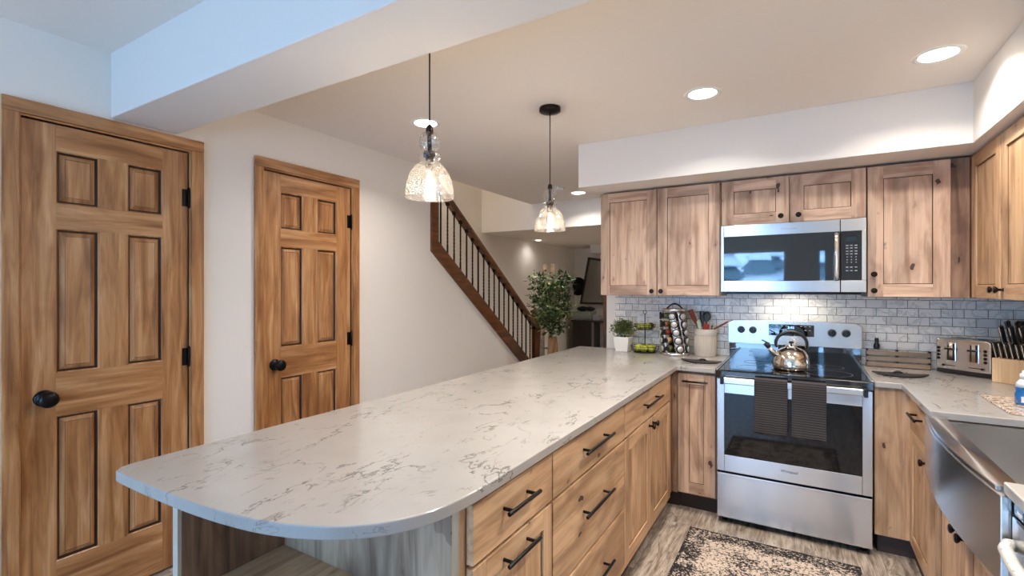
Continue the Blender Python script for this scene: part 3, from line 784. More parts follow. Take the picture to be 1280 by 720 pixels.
# ------------------------------------------------------------------ farmhouse sink
t = thing('apron_sink', 'stainless farmhouse sink with a bowed apron front', 'sink', (.65, 2.09, .64))
ys = [1.662 + (2.525-1.662)*i/24 for i in range(25)]
bow = lambda y: .424 - .028*math.sin(math.pi*(y-1.662)/(2.525-1.662))
m = MB()
m.prism([(bow(y), y) for y in ys] + [(.486, 2.525), (.486, 1.662)], .662, .883)
m.build('apron', stainless_y, t, bevel=.003)
m = MB()
m.prism([(bow(y)+.003, y) for y in ys if 1.69 < y < 2.495] + [(.478, 2.49), (.478, 1.695)], .883, .898)
m.build('front_rim', stainless_y, t, bevel=.003)
m = MB()
m.box(.472, .478, 1.71, 2.478, .66, .897); m.box(.962, .968, 1.71, 2.478, .66, .883); m.box(.478, .962, 2.472, 2.490, .66, .883); m.box(.478, .962, 1.694, 1.712, .66, .883); m.box(.478, .962, 1.712, 2.472, .655, .668)
m.build('basin', stainless_y, t)
m = MB(); m.lathe([(.045, 0), (.043, .004), (.03, .002)], (.72, 2.1, .668), 24); m.build('drain', chrome, t)

# ------------------------------------------------------------------ dishwasher
t = thing('dishwasher', 'stainless dishwasher with a curved bar handle beside the sink', 'dishwasher', (.78, 1.36, .1))
m = MB(); m.box(.475, WX-.02, 1.062, 1.655, .10, .88); m.build('dishwasher_body', black_plastic, t)
m = MB(); m.box(.442, .475, 1.066, 1.652, .115, .842); m.build('dishwasher_door', stainless_v, t, bevel=.004)
m = MB(); m.box(.446, .475, 1.066, 1.652, .846, .879); m.build('control_strip', black_glass, t, bevel=.002)
m = MB()
m.tube([(.444, 1.635, .775), (.430, 1.630, .777), (.416, 1.595, .778), (.406, 1.50, .778), (.404, 1.36, .778), (.406, 1.22, .778), (.416, 1.125, .778), (.430, 1.09, .777), (.444, 1.085, .775)], .014, 14)
m.build('bar_handle', plain('handle_steel', srgb(226, 222, 212), .28, .35), t)
m = MB(); m.box(.447, .4455, 1.60, 1.632, .855, .862); m.build('control_mark', white, t)

# ------------------------------------------------------------------ lettering
def text(s_, size, loc, rot, mat, name, parent, ext=.0006):
    c = bpy.data.curves.new(name, 'FONT'); c.body = s_; c.size = size; c.extrude = ext
    c.align_x = 'CENTER'; c.align_y = 'CENTER'
    tmp = bpy.data.objects.new(name, c)
    col.objects.link(tmp)
    dg = bpy.context.evaluated_depsgraph_get()
    me = bpy.data.meshes.new_from_object(tmp.evaluated_get(dg))
    col.objects.unlink(tmp); bpy.data.objects.remove(tmp)
    M = Matrix.Translation(loc) @ Matrix.Rotation(rot[2], 4, 'Z') @ Matrix.Rotation(rot[0], 4, 'X')
    me.transform(M)
    me.materials.clear(); me.materials.append(mat)
    o = bpy.data.objects.new(name, me); col.objects.link(o)
    o.parent = parent
    if parent.get('_w'): o.location = -world_loc(parent)
    return o

# ------------------------------------------------------------------ range
FY = 3.125
t = thing('range', 'stainless electric range with black glass cooktop between the base cabinets', 'range', (-.06, 3.45, 0))
m = MB(); m.box(-.436, .316, FY+.03, WY-.012, .03, .895); m.build('range_body', black_plastic, t)
m = MB()
m.box(-.440, .320, FY-.012, WY-.055, .900, .914)
m.box(-.440, .320, FY-.016, FY+.03, .868, .912)
m.build('cooktop', black_glass, t, bevel=.004)
ck = t.children[-1]
ringm = plain('burner_ring', srgb(60, 60, 64), .3)
for bx_, by_, br_ in ((-.25, 3.30, .10), (.13, 3.30, .115), (-.25, 3.56, .08), (.13, 3.56, .09)):
    b = MB(); b.lathe([(br_, .9141), (br_, .9146), (br_-.003, .9146), (br_-.003, .9141)], (bx_, by_, 0), 40, cap0=False, cap1=False, closed=True)
    sub(b, 'burner_ring', ringm, ck)
for a, b in ((-.440, -.428), (.308, .320)):
    m = MB(); m.box(a, b, FY-.012, WY-.06, .9135, .918); m.build('cooktop_trim', stainless, t, bevel=.001)
# oven door
m = MB(); wx0, wx1, wz0, wz1 = -.396, .272, .412, .778
m.box(-.436, wx0, FY, FY+.03, .315, .862); m.box(wx1, .316, FY, FY+.03, .315, .862)
m.box(wx0, wx1, FY, FY+.03, .315, wz0); m.box(wx0, wx1, FY, FY+.03, wz1, .838)
od = m.build('oven_door', stainless, t, bevel=.002)
m = MB(); m.box(-.436, .316, FY+.004, FY+.03, .838, .864); m.build('door_top_vent', black_plastic, t)
m = MB(); m.box(wx0-.004, wx1+.004, FY+.004, FY+.025, wz0-.004, wz1+.004); sub(m, 'oven_window', oven_glass, od)
m = MB()
m.box(-.395, .275, FY-.058, FY-.036, .842, .880)
hd = m.build('oven_handle', stainless, t, bevel=.006)
for a in (-.412, .274):
    m = MB(); m.box(a, a+.018, FY-.060, FY+.006, .838, .882); sub(m, 'handle_end', black_plastic, hd, bevel=.003)
text('Whirlpool', .020, (-.06, FY-.0008, .372), (R(90), 0, 0), gap, 'brand_lettering', t)
m = MB(); m.box(-.436, .316, FY+.003, FY+.03, .040, .303); m.box(-.436, .316, FY, FY+.03, .288, .303); m.build('storage_drawer', stainless, t, bevel=.003)
for x in (-.40, .28):
    for y in (3.20, 3.72):
        m = MB(); m.lathe([(.018, 0), (.014, .035)], (x, y, 0), 12); m.build('levelling_foot', black_plastic, t)
# backguard
m = MB(); m.box(-.440, .320, 3.735, WY-.012, .90, 1.025); m.build('backguard_glass', black_glass, t, bevel=.003)
m = MB()
def bgp(y):
    n = 24; top = []
    for i in range(n+1):
        f = i/n; x = .322 - f*(.322+.445)
        e = min(f, 1-f)*.767
        z = 1.176 + .008*math.sin(math.pi*f)
        if e < .02: z -= .02 - math.sqrt(max(0, .02**2 - (.02-e)**2))
        top.append((x, z))
    return [(-.445, 1.018), (.322, 1.018)] + top
P0 = bgp(0)
m.hexa([(x, 3.712, z) for x, z in P0], [(x, WY-.012, z) for x, z in P0])
pn = m.build('control_panel', stainless, t, bevel=.003)
m = MB(); m.box(-.193, .068, 3.709, 3.714, 1.082, 1.157); sub(m, 'display', black_glass, pn)
blue = plain('blue_digits', (.1, .3, 1, 1), .4, emit=(.25, .5, 1, 1), es=2.5)
grey_mark = plain('grey_marks', srgb(170, 175, 180), .5)
o = text('3:41', .024, (-.062, 3.7085, 1.137), (R(90), 0, 0), blue, 'display_digits', pn)
m = MB()
for x in (-.17, -.145, -.115, -.09, -.005, .02, .045):
    for z in (1.148, 1.123, 1.100):
        if random.random() < .8: m.box(x-.006, x+.006, 3.7082, 3.709, z-.0015, z+.0015)
sub(m, 'touch_marks', grey_mark, pn)
for x in (-.362, -.289, .165, .240):
    m = MB(); m.lathe([(.024, 0), (.024, -.006), (.021, -.010), (.019, -.026), (.016, -.028)], (x, 3.712, 1.113), 24, axis='y')
    m.box(x-.004, x+.004, 3.675, 3.70, 1.094, 1.132)
    sub(m, 'control_knob', black_plastic, pn, bevel=.0008)

# ------------------------------------------------------------------ microwave
MY = 3.40
t = thing('microwave', 'stainless over-the-range microwave with a black glass window', 'microwave', (-.06, 3.6, 1.37))
m = MB(); m.box(-.450, .314, MY+.03, WY-.01, 1.372, 1.800); m.build('microwave_body', black_plastic, t)
m = MB(); m.box(-.42, .29, MY+.005, MY+.36, 1.362, 1.373); m.build('vent_underside', black_metal, t)
m = MB(); m.box(-.16, .04, MY+.20, MY+.26, 1.3600, 1.3622); m.build('cooktop_light', emis, t)
lamp('cooktop_glow', 'AREA', (-.06, MY+.23, 1.355), .7, (1, .90, .78), .18, .05, shape='RECTANGLE')
fx0, fx1, gx, fz0, fz1 = -.451, .315, .192, 1.376, 1.799
m = MB()
m.box(fx0, -.433, MY, MY+.03, fz0, fz1); m.box(-.433, gx-.0015, MY, MY+.03, fz0, 1.444); m.box(-.433, gx-.0015, MY, MY+.03, 1.728, fz1)
md = m.build('microwave_door', stainless, t, bevel=.002)
m = MB(); m.box(-.434, gx-.0015, MY+.002, MY+.025, 1.4435, 1.7285); sub(m, 'door_window', black_glass, md)
m = MB()
m.tube([(.172, MY-.002, 1.457), (.172, MY-.026, 1.462), (.172, MY-.030, 1.48), (.172, MY-.034, 1.585), (.172, MY-.030, 1.69), (.172, MY-.026, 1.708), (.172, MY-.002, 1.713)], .013, 12)
sub(m, 'door_handle', chrome, md)
m = MB(); m.box(gx+.0015, fx1, MY, MY+.03, fz0, 1.444); m.box(gx+.0015, fx1, MY, MY+.03, 1.728, fz1); m.box(.293, fx1, MY, MY+.03, 1.444, 1.728)
mc = m.build('control_frame', stainless, t, bevel=.002)
m = MB(); m.box(gx+.0015, .2935, MY-.001, MY+.02, 1.4435, 1.7285); sub(m, 'control_glass', black_glass, mc, bevel=.002)
m = MB(); m.box(.222, .268, MY-.0016, MY-.001, 1.668, 1.694); sub(m, 'display', plain('display_glass', srgb(30, 44, 54), .2), mc)
m = MB()
for r_, z in enumerate((1.645, 1.630, 1.612, 1.596, 1.579, 1.563, 1.548, 1.520, 1.500)):
    for x in (.224, .244, .266):
        hw = .006 if r_ < 4 or r_ > 6 else .0025
        m.box(x-hw, x+hw, MY-.0016, MY-.001, z-.002, z+.002)
sub(m, 'key_marks', grey_mark, mc)
text('Whirlpool', .020, (-.07, MY-.0006, 1.762), (R(90), 0, 0), grey_mark, 'brand_lettering', md).location = (0, 0, 0)

# ------------------------------------------------------------------ dish towels on the oven handle
def towel_mat():
    m, t2, p = nm('ribbed_towel'); N, L = t2.nodes, t2.links
    tc = N.new('ShaderNodeTexCoord'); s = N.new('ShaderNodeSeparateXYZ'); L.new(tc.outputs['Object'], s.inputs[0])
    q = math_(N, L, 'FRACT', math_(N, L, 'MULTIPLY', s.outputs[2], 78))
    r = ramp(N, [(.0, srgb(66, 62, 62)), (.55, srgb(58, 54, 54)), (.75, srgb(26, 24, 26))]); L.new(q, r.inputs[0]); L.new(r.outputs[0], p.inputs['Base Color'])
    p.inputs['Roughness'].default_value = .95
    b = N.new('ShaderNodeBump'); b.inputs['Strength'].default_value = .6; b.inputs['Distance'].default_value = .002; b.invert = True; L.new(q, b.inputs['Height']); L.new(b.outputs[0], p.inputs['Normal'])
    return m
tm = towel_mat()
def towel(x0, x1, zb, zback, label, ph):
    m = MB(); n = 18; hy = FY-.047
    prof = [(hy-.016, zb+.0), ]
    path = []
    for k in range(22): path.append((hy-.017-.004*math.sin(k*.3+ph), zb + (.876-zb)*k/21))
    for a in range(1, 7):
        q = math.pi*a/7; path.append((hy-.018*math.cos(q), .878+.014*math.sin(q)))
    for k in range(16): path.append((hy+.0175, .876 - (.876-zback)*k/15))
    th = .0035
    rows = []
    for (y, z) in path:
        rows.append([(x0+(x1-x0)*i/n, y + (.0025*math.sin(i*.9+ph) * min(1, max(0, (.86-z)*4))), z + (.003*math.sin(i*.5+ph) if z < zb+.02 else 0)) for i in range(n+1)])
    V0 = [[m.v(p) for p in r] for r in rows]
    for j in range(len(rows)-1):
        for i in range(n): m.face([V0[j][i], V0[j][i+1], V0[j+1][i+1], V0[j+1][i]], 0, True)
    o = m.build('dish_towel', tm)
    s = o.modifiers.new('thick', 'SOLIDIFY'); s.thickness = th; s.offset = 0
    return tag(o, label, 'towel', 'towels on the oven handle')
towel(-.232, -.068, .578, .62, 'charcoal ribbed dish towel, left of two hanging on the oven handle', 0)
towel(-.048, .112, .583, .60, 'charcoal ribbed dish towel, right of two hanging on the oven handle', 2)

# ------------------------------------------------------------------ kettle
kc = (-.055, 3.36, .915)
t = thing('tea_kettle', 'shiny steel whistling kettle with arched handle on the cooktop', 'kettle', kc, world=False)
kst = plain('polished_steel', (.80, .74, .66, 1), .10, 1)
m = MB(); m.lathe([(.088, 0), (.098, .006), (.100, .022), (.098, .05), (.090, .082), (.074, .108), (.052, .124), (.034, .131), (.030, .133)], (0, 0, 0), 40); m.build('kettle_body', kst, t)
m = MB(); m.lathe([(.034, .131), (.032, .138), (.016, .143), (.004, .144)], (0, 0, 0), 28); ld = m.build('lid', kst, t)
m = MB(); m.lathe([(.005, .142), (.005, .152), (.013, .156), (.015, .162), (.010, .167), (.003, .168)], (0, 0, 0), 20); m.build('lid_knob', black_plastic, ld)
m = MB(); m.tube([(-.070, -.01, .075), (-.098, -.02, .100), (-.125, -.03, .132)], [.020, .016, .012], 14); sp = m.build('spout', kst, t)
m = MB(); m.tube([(-.122, -.028, .128), (-.140, -.034, .152)], [.0145, .014], 12); m.tube([(-.118, -.026, .150), (-.160, -.040, .172)], .004, 8); m.build('whistle_cap', black_plastic, sp)
m = MB(); pts = []
for i in range(15):
    a = R(200 - i*220/14); pts.append((.078*math.cos(a)*1.05, 0, .152 + .070*math.sin(a)))
m.tube(pts, [.006] + [.0095]*13 + [.006], 12); m.build('handle', black_plastic, t)
t.rotation_euler = (0, 0, R(8))

# ------------------------------------------------------------------ leaf shaped rests
def leaf_tray(cx, cy, L_, W_, label):
    m = MB(); n = 28; rs = []
    for i in range(n+1):
        f = i/n*2-1; x = cx + f*L_/2; hw = W_/2*(1-abs(f)**1.7)+.002
        lift = .010*abs(f)**3
        rs.append([(x, cy-hw, .9165+lift+.006), (x, cy-hw*.8, .915+lift), (x, cy+hw*.8, .915+lift), (x, cy+hw, .9165+lift+.006), (x, cy+hw*.75, .920+lift), (x, cy-hw*.75, .920+lift)])
    m.rings(rs)
    o = m.build('leaf_tray', plain('cast_black', srgb(44, 42, 44), .5))
    h = MB(); h.tube([(cx-.018, cy+W_*.40, .922), (cx-.008, cy+W_*.46, .928), (cx+.008, cy+W_*.46, .928), (cx+.018, cy+W_*.40, .922)], .006, 8)
    sub(h, 'loop', o.data.materials[0], o)
    return tag(o, label, 'tray')
leaf_tray(-.565, 3.36, .25, .13, 'black leaf-shaped tray on the counter left of the range')
leaf_tray(.465, 3.41, .25, .14, 'black leaf-shaped tray on the counter right of the range')

# ------------------------------------------------------------------ foliage
def leaves(mb, centres, count, size, spread, aspect=.5, mat=0):
    for k in range(count):
        c = random.choice(centres)
        cx, cy, cz, rr = c
        while True:
            p = Vector((random.uniform(-1, 1), random.uniform(-1, 1), random.uniform(-1, 1)))
            if p.length < 1: break
        p = Vector((cx, cy, cz)) + p*rr
        s = size*random.uniform(.7, 1.25)
        d = Vector((random.uniform(-1, 1), random.uniform(-1, 1), random.uniform(-.9, .6))).normalized()
        sd = d.cross(Vector((random.uniform(-.5, .5), random.uniform(-.5, .5), 1))).normalized()*s*aspect*.5
        nn = d.cross(sd).normalized()
        a = mb.v(p); b = mb.v(p + d*s*.45 + sd + nn*s*.08); cc = mb.v(p + d*s - nn*s*.12); e = mb.v(p + d*s*.45 - sd + nn*s*.08); mid = mb.v(p + d*s*.5 - nn*s*.02)
        mb.face([a, b, mid], mat); mb.face([b, cc, mid], mat); mb.face([cc, e, mid], mat); mb.face([e, a, mid], mat)

t = thing('potted_plant', 'small bushy green plant in a white square tapered pot on the counter', 'potted plant', (-1.185, 3.66, .914))
m = MB(); c = (-1.185, 3.665)
def sq(h, z): return [(c[0]-h, c[1]-h, z), (c[0]+h, c[1]-h, z), (c[0]+h, c[1]+h, z), (c[0]-h, c[1]+h, z)]
m.rings([sq(.046, .9145), sq(.060, 1.026), sq(.055, 1.026), sq(.052, 1.010)], smooth=False)
m.build('pot', white_ceramic, t, bevel=.003)
m = MB(); leaves(m, [(-1.185+.06*math.cos(a)*k, 3.665+.045*math.sin(a)*k, 1.09+.03*(1-k)+.012*math.sin(3*a), .052) for a in [i*.7 for i in range(9)] for k in (1, .4)], 1500, .017, 1, .7)
m.build('foliage', leaf_herb, t)
m = MB()
for i in range(26):
    a = random.uniform(0, 6.28); r_ = random.uniform(.02, .09)
    m.tube([(c[0]+.01*math.cos(a), c[1]+.01*math.sin(a), 1.012), (c[0]+r_*.6*math.cos(a), c[1]+r_*.6*math.sin(a), 1.06), (c[0]+r_*math.cos(a), c[1]+r_*.8*math.sin(a), 1.10+.05*random.random())], .0012, 5)
m.build('stems', leaf_herb, t)

# ------------------------------------------------------------------ two tier wire fruit basket and limes
FX, FYB = -1.02, 3.675
t = thing('fruit_basket', 'two-tier black wire fruit basket with a ring top on the counter', 'fruit basket', (FX, FYB, .914))
m = MB(); m.tube([(FX, FYB, .918), (FX, FYB, 1.205)], .0035, 8); m.build('centre_rod', black_metal, t)
m = MB(); m.tube([(FX+.013*math.cos(a), FYB, 1.217+.013*math.sin(a)) for a in [i*math.pi/8 for i in range(16)]], .0022, 6, closed=True); m.build('ring_top', black_metal, t)
def tier(zb, rb, rt_, h):
    m = MB()
    for r_, z in ((rb, zb), (rt_, zb+h), ((rb+rt_)/2+.006, zb+h*.5)):
        m.tube([(FX+r_*math.cos(a), FYB+r_*math.sin(a), z) for a in [i*math.pi/16 for i in range(32)]], .0022, 6, closed=True)
    for i in range(14):
        a = i*2*math.pi/14
        m.tube([(FX, FYB, zb), (FX+rb*math.cos(a), FYB+rb*math.sin(a), zb), (FX+(rb+rt_)/2*1.06*math.cos(a), FYB+(rb+rt_)/2*1.06*math.sin(a), zb+h*.5), (FX+rt_*math.cos(a), FYB+rt_*math.sin(a), zb+h)], .0014, 5)
    m.build('wire_tier', black_metal, t)
tier(.918, .082, .104, .045); tier(1.090, .060, .078, .035)
def fruit_mat(name, a, b): return leaf_mat(name, a, b)
lime = fruit_mat('green_apple_skin', srgb(150, 160, 40), srgb(196, 200, 84))
avo = fruit_mat('dark_avocado_skin', srgb(40, 50, 24), srgb(70, 80, 38))
def fruit(x, y, z, r_, mat, label, group, name='green_apple', cat='apple'):
    m = MB(); m.lathe([(r_*.25, -r_*.80), (r_*.62, -r_*.82), (r_*.92, -r_*.42), (r_, .05*r_), (r_*.88, r_*.5), (r_*.55, r_*.80), (r_*.2, r_*.78), (.001, r_*.6)], (0, 0, 0), 18)
    m.tube([(0, 0, r_*.6), (r_*.05, 0, r_*1.0)], .0012, 5)
    o = m.build(name, mat); o.location = (x, y, z); o.rotation_euler = (random.uniform(-.4, .4), random.uniform(-.4, .4), random.uniform(0, 6))
    return tag(o, label, cat, group)
for i in range(6):
    a = R(-90 + i*60 + 8)
    fruit(FX+.055*math.cos(a), FYB+.055*math.sin(a), .948, .027, lime, 'green apple in the lower tier of the wire basket', 'green apples in the lower tier')
for i in range(4):
    a = R(-150 + i*55)
    if i == 3: fruit(FX+.042*math.cos(a), FYB+.042*math.sin(a), 1.117, .024, avo, 'dark green avocado on the right of the upper basket tier', 'fruit in the upper tier', 'avocado', 'avocado')
    else: fruit(FX+.040*math.cos(a), FYB+.040*math.sin(a), 1.114, .0215, lime, 'green apple in the upper tier of the wire basket', 'green apples in the upper tier')

# wall outlets behind the basket
def outlet(x, label, dup=True):
    m = MB(); m.box(x-.036, x+.036, WY-.013, WY-.008, 1.105, 1.220)
    o = m.build('wall_outlet', white, bevel=.002)
    k = MB()
    for dz in (-.026, .026):
        k.lathe([(.017, 0), (.017, -.002)], (x, WY-.013, 1.1625+dz), 20, axis='y')
    sub(k, 'socket_face', white_ceramic, o)
    k = MB()
    for dz in (-.026, .026):
        for dx in (-.006, .006): k.box(x+dx-.001, x+dx+.001, WY-.0156, WY-.015, 1.1625+dz-.004, 1.1625+dz+.005)
    sub(k, 'slots', black_plastic, o)
    tag(o, label, 'wall outlet')
outlet(-1.075, 'white outlet plate on the tiles behind the basket, nearer the potted plant')
outlet(-.965, 'white outlet plate on the tiles behind the basket, nearer the spice rack')

# ------------------------------------------------------------------ spice carousel
SX, SY = -.80, 3.665
t = thing('spice_rack', 'round steel spice carousel with slanted jar columns on the counter', 'spice rack', (SX, SY, .914))
m = MB(); m.lathe([(.100, 0), (.103, .004), (.103, .018), (.098, .022), (.02, .022)], (SX, SY, .9145), 40); m.build('base_ring', stainless, t)
m = MB(); m.lathe([(.084, 0), (.088, .003), (.088, .020), (.083, .024), (.02, .024)], (SX, SY, 1.228), 40); m.build('top_ring', stainless, t)
m = MB(); m.lathe([(.040, .02), (.040, .31)], (SX, SY, .914), 20); m.build('core', black_plastic, t)
m = MB(); m.tube([(SX-.055+.11*i/12, SY, 1.250+.036*math.sin(math.pi*i/12)) for i in range(13)], .005, 8); m.build('carry_handle', bronze, t)
spice_cols = [rack_mat for rack_mat in (fruit_mat('brown_spice', srgb(120, 72, 40), srgb(160, 110, 66)), fruit_mat('green_spice', srgb(70, 80, 40), srgb(110, 116, 66)), fruit_mat('tan_spice', srgb(180, 140, 90), srgb(200, 168, 120)), fruit_mat('red_spice', srgb(120, 40, 24), srgb(150, 66, 36)))]
lidm = plain('jar_lid', (.58, .57, .56, 1), .35, .6)
rim_black = plain('lid_rim', srgb(24, 24, 26), .4)
colnames = ['left-side', 'front-left', 'front', 'right-side']
jar0 = None
rows = ['bottom', 'second-lowest', 'middle', 'second-highest', 'top']
for ci, base in enumerate((-150, -128, -72, -28)):
    # slanted strip carrying the lids
    m = MB(); P_ = []
    for k in range(13):
        f = k/12; a = R(base + 20 - 40*f); P_.append((a, .936+.292*f))
    wd = R(19)
    if ci != 1:
        V_ = []
        for a, z in P_:
            rr = .092 - .006*(z-.936)/.292
            V_.append([(SX+rr*math.cos(a+q), SY+rr*math.sin(a+q), z) for q in (-wd, -wd*.3, wd*.3, wd)] + [(SX+(rr-.003)*math.cos(a+q), SY+(rr-.003)*math.sin(a+q), z) for q in (wd, wd*.3, -wd*.3, -wd)])
        m.rings(V_); m.build('slanted_strip', stainless_v, t)
    for j in range(5):
        f = (j+.5)/5; a = base + 20 - 40*f; z = .936+.292*f - .002
        if ci == 1: rr = .050
        else: rr = .054
        jr = thing('spice_jar', f'small round spice jar, {rows[j]} in the {colnames[ci]} column of the carousel', 'spice jar', (SX+rr*math.cos(R(a)), SY+rr*math.sin(R(a)), z), 'spice jars in the carousel', world=False, rz=R(a))
        b = MB(); b.lathe([(.016, -.008), (.022, -.004), (.022, .030), (.018, .036)], (0, 0, 0), 18, axis='x'); b.build('jar_body', spice_cols[(ci+j) % 4], jr)
        if ci != 1:
            b = MB(); b.lathe([(.0255, .036), (.0270, .038), (.0270, .049), (.024, .051)], (0, 0, 0), 20, axis='x'); ll = b.build('lid', rim_black, jr)
            b = MB(); b.lathe([(.0215, .0505), (.021, .0530), (.002, .0540)], (0, 0, 0), 20, axis='x'); b.build('lid_disc', lidm, ll)
        else:
            b = MB(); b.lathe([(.0185, .034), (.019, .036), (.019, .040), (.016, .042)], (0, 0, 0), 20, axis='x'); b.build('lid', rim_black, jr)

# ------------------------------------------------------------------ utensil crock and utensils
CX, CY = -.597, 3.715
t = thing('utensil_crock', 'cream ribbed ceramic crock of utensils left of the range', 'crock', (CX, CY, .914))
m = MB(); prof = [(.070, 0), (.074, .003), (.074, .150), (.0765, .152), (.0765, .190), (.074, .193), (.069, .193), (.068, .02), (.001, .018)]
m.lathe(prof, (CX, CY, .9145), 40)
m.build('crock_wall', plain('cream_ceramic', srgb(226, 214, 198), .4), t)
m = MB()
for i in range(40):
    a = 2*math.pi*i/40
    m.tube([(CX+.0745*math.cos(a), CY+.0745*math.sin(a), .925), (CX+.0745*math.cos(a), CY+.0745*math.sin(a), 1.060)], .0016, 5)
m.build('ribs', t.children[0].data.materials[0], t)
red = plain('red_silicone', srgb(168, 44, 24), .4); redw = plain('red_brown_wood', srgb(120, 48, 26), .45)
slate = plain('slate_silicone', srgb(44, 46, 56), .45)
def utensil(name, label, cat, a, b, r_, head, mat, group='utensils in the crock'):
    a = Vector(a); b = Vector(b)
    tt = thing(name, label, cat, tuple(a), group)
    m = MB(); m.tube([a, a.lerp(b, .5), b], r_, 8); m.build('handle', mat, tt)
    if head:
        hw, hl, kind, hm = head
        d = (b-a).normalized(); sd = d.cross(Vector((0, 1, 0))).normalized(); nn = sd.cross(d).normalized()
        m = MB()
        if kind == 'whisk':
            for k in range(5):
                q = math.pi*k/5; u = sd*math.cos(q)+nn*math.sin(q)
                m.tube([b + d*hl*.5*(1-math.cos(s*math.pi/8*2/2)) + u*hw*math.sin(s*math.pi/8) for s in range(9)], .0011, 5)
        else:
            rs = []
            for i in range(13):
                f = i/12
                w_ = hw*math.sin(math.pi*min(1, max(.06, f*.94+.03)))**.6 if kind == 'spoon' else hw*(.55+.45*min(1, f*2.5))
                c_ = b - d*.004 + d*hl*f + nn*(.008*math.sin(math.pi*f) if kind == 'spoon' else 0)
                rs.append([tuple(c_ + sd*w_*math.cos(2*math.pi*k/12) + nn*.0035*math.sin(2*math.pi*k/12)) for k in range(12)])
            m.rings(rs)
        m.build('head', hm, tt)
utensil('spatula', 'long red-brown spatula leaning left out of the crock', 'spatula', (CX+.02, CY-.01, .96), (CX-.055, CY-.04, 1.15), .008, (.017, .105, 'flat', redw), redw)
utensil('serving_spoon', 'dark slate spoon with a round bowl upright in the crock', 'spoon', (CX-.01, CY+.01, .96), (CX+.005, CY+.02, 1.16), .005, (.026, .075, 'spoon', slate), slate)
utensil('slotted_turner', 'narrow dark turner behind the round spoon in the crock', 'turner', (CX, CY+.02, .96), (CX-.022, CY+.03, 1.15), .005, (.016, .085, 'flat', slate), slate)
utensil('whisk', 'small wire whisk in the right of the crock', 'whisk', (CX+.01, CY+.01, .96), (CX+.045, CY+.02, 1.13), .004, (.020, .075, 'whisk', chrome), black_plastic)
utensil('long_spoon', 'long red handled spoon sticking out to the right of the crock', 'spoon', (CX-.02, CY-.02, 1.06), (CX+.155, CY-.03, 1.165), .006, None, redw)
utensil('scraper', 'bright red scraper low in the crock opening', 'spatula', (CX+.0, CY-.03, .98), (CX+.012, CY-.045, 1.10), .006, (.020, .05, 'flat', red), red)
utensil('cream_spatula', 'pale green edged spatula at the left of the crock', 'spatula', (CX-.0, CY-.045, .96), (CX-.026, CY-.056, 1.10), .005, (.012, .07, 'flat', plain('pale_green', srgb(196, 206, 176), .5)), slate)

# ------------------------------------------------------------------ wooden rack right of range
t = thing('slatted_wood_box', 'weathered slatted wooden box against the tiles right of the range', 'wooden box', (.5, 3.76, .914))
for z in (.918, .953, .988):
    m = MB(); m.box(.346, .654, 3.735, 3.742, z, z+.025); m.build('slat', rack_wood, t, bevel=.001)
for x in (.346, .494, .647):
    m = MB(); m.box(x, x+.010, 3.742, 3.780, .916, 1.022); m.build('brace', black_metal, t)
m = MB(); m.box(.346, .654, 3.742, 3.780, .916, .921); m.build('box_floor', rack_wood, t)
m = MB(); c = (.400, 3.765, 0)
m.lathe([(.014, 1.0225), (.017, 1.030), (.015, 1.050), (.008, 1.062), (.011, 1.070), (.011, 1.080), (.004, 1.088)], c, 16)
o = tag(m.build('figurine', black_plastic), 'small black seated cat figurine on top of the slatted wooden box', 'figurine')
m = MB()
for dx in (-.006, .006): m.lathe([(.004, 1.082), (.0005, 1.094)], (c[0]+dx, c[1], 0), 8)
sub(m, 'ears', black_plastic, o)

# ------------------------------------------------------------------ toaster
t = thing('toaster', 'four-slice stainless toaster with two lever slots in the counter corner', 'toaster', (.765, 3.600, .914), world=False, rz=R(-40))
W_ = .128; D_ = .082   # half sizes; local -y is the front
def rr_prof(w_, h0, h1, r_, n=8):
    p = [(-w_, h0), (w_, h0)]
    for i in range(n+1):
        a = math.pi/2*i/n; p.append((w_-r_+r_*math.cos(a), h1-r_+r_*math.sin(a)))
    for i in range(n+1):
        a = math.pi/2+math.pi/2*i/n; p.append((-w_+r_+r_*math.cos(a), h1-r_+r_*math.sin(a)))
    return p
m = MB(); p = rr_prof(W_, .026, .200, .022)
m.hexa([(x, -.0, z) for x, z in p], [(x, 2*D_, z) for x, z in p], smooth=False)
tb = m.build('toaster_body', stainless, t, bevel=.006, seg=3)
m = MB(); m.box(-W_+.002, W_-.002, .003, 2*D_-.003, .004, .027); m.build('toaster_base', black_plastic, t, bevel=.003)
for x in (-.075, .030):
    m = MB(); m.box(x-.0, x+.045, -.002, .002, .075, .180); lv = m.build('lever_slot', chrome, t, bevel=.006)
    m = MB(); m.box(x+.006, x+.039, -.0035, .000, .082, .173); m.build('slot_recess', black_plastic, lv)
    m = MB(); m.box(x+.014, x+.031, -.0045, -.002, .082, .173); m.build('slot_guide', chrome, lv)
    m = MB(); m.box(x+.002, x+.043, -.024, -.004, .138, .148); m.build('lever', black_plastic, lv, bevel=.002)
for sx in (-.113, .103):
    for k in range(4):
        m = MB(); m.lathe([(.008, .001), (.008, -.003), (.0055, -.0045)], (sx, 0, .085+.020*k), 16, axis='y'); m.build('setting_button', black_metal, t)
for x0, x1, kx in ((-.090, -.035, -.088), (.030, .095, .092)):
    m = MB(); m.box(x0, x1, -.002, .001, .046, .050); tr_ = m.build('crumb_slot', black_plastic, t)
    m = MB(); m.lathe([(.006, .0), (.006, -.008)], (kx, 0, .048), 14, axis='y'); m.build('browning_dial', black_metal, tr_)
m = MB()
for x in (-.080, .020):
    for y in (.045, .100): m.box(x, x+.062, y, y+.020, .1995, .2015)
m.build('bread_slots', black_plastic, t)

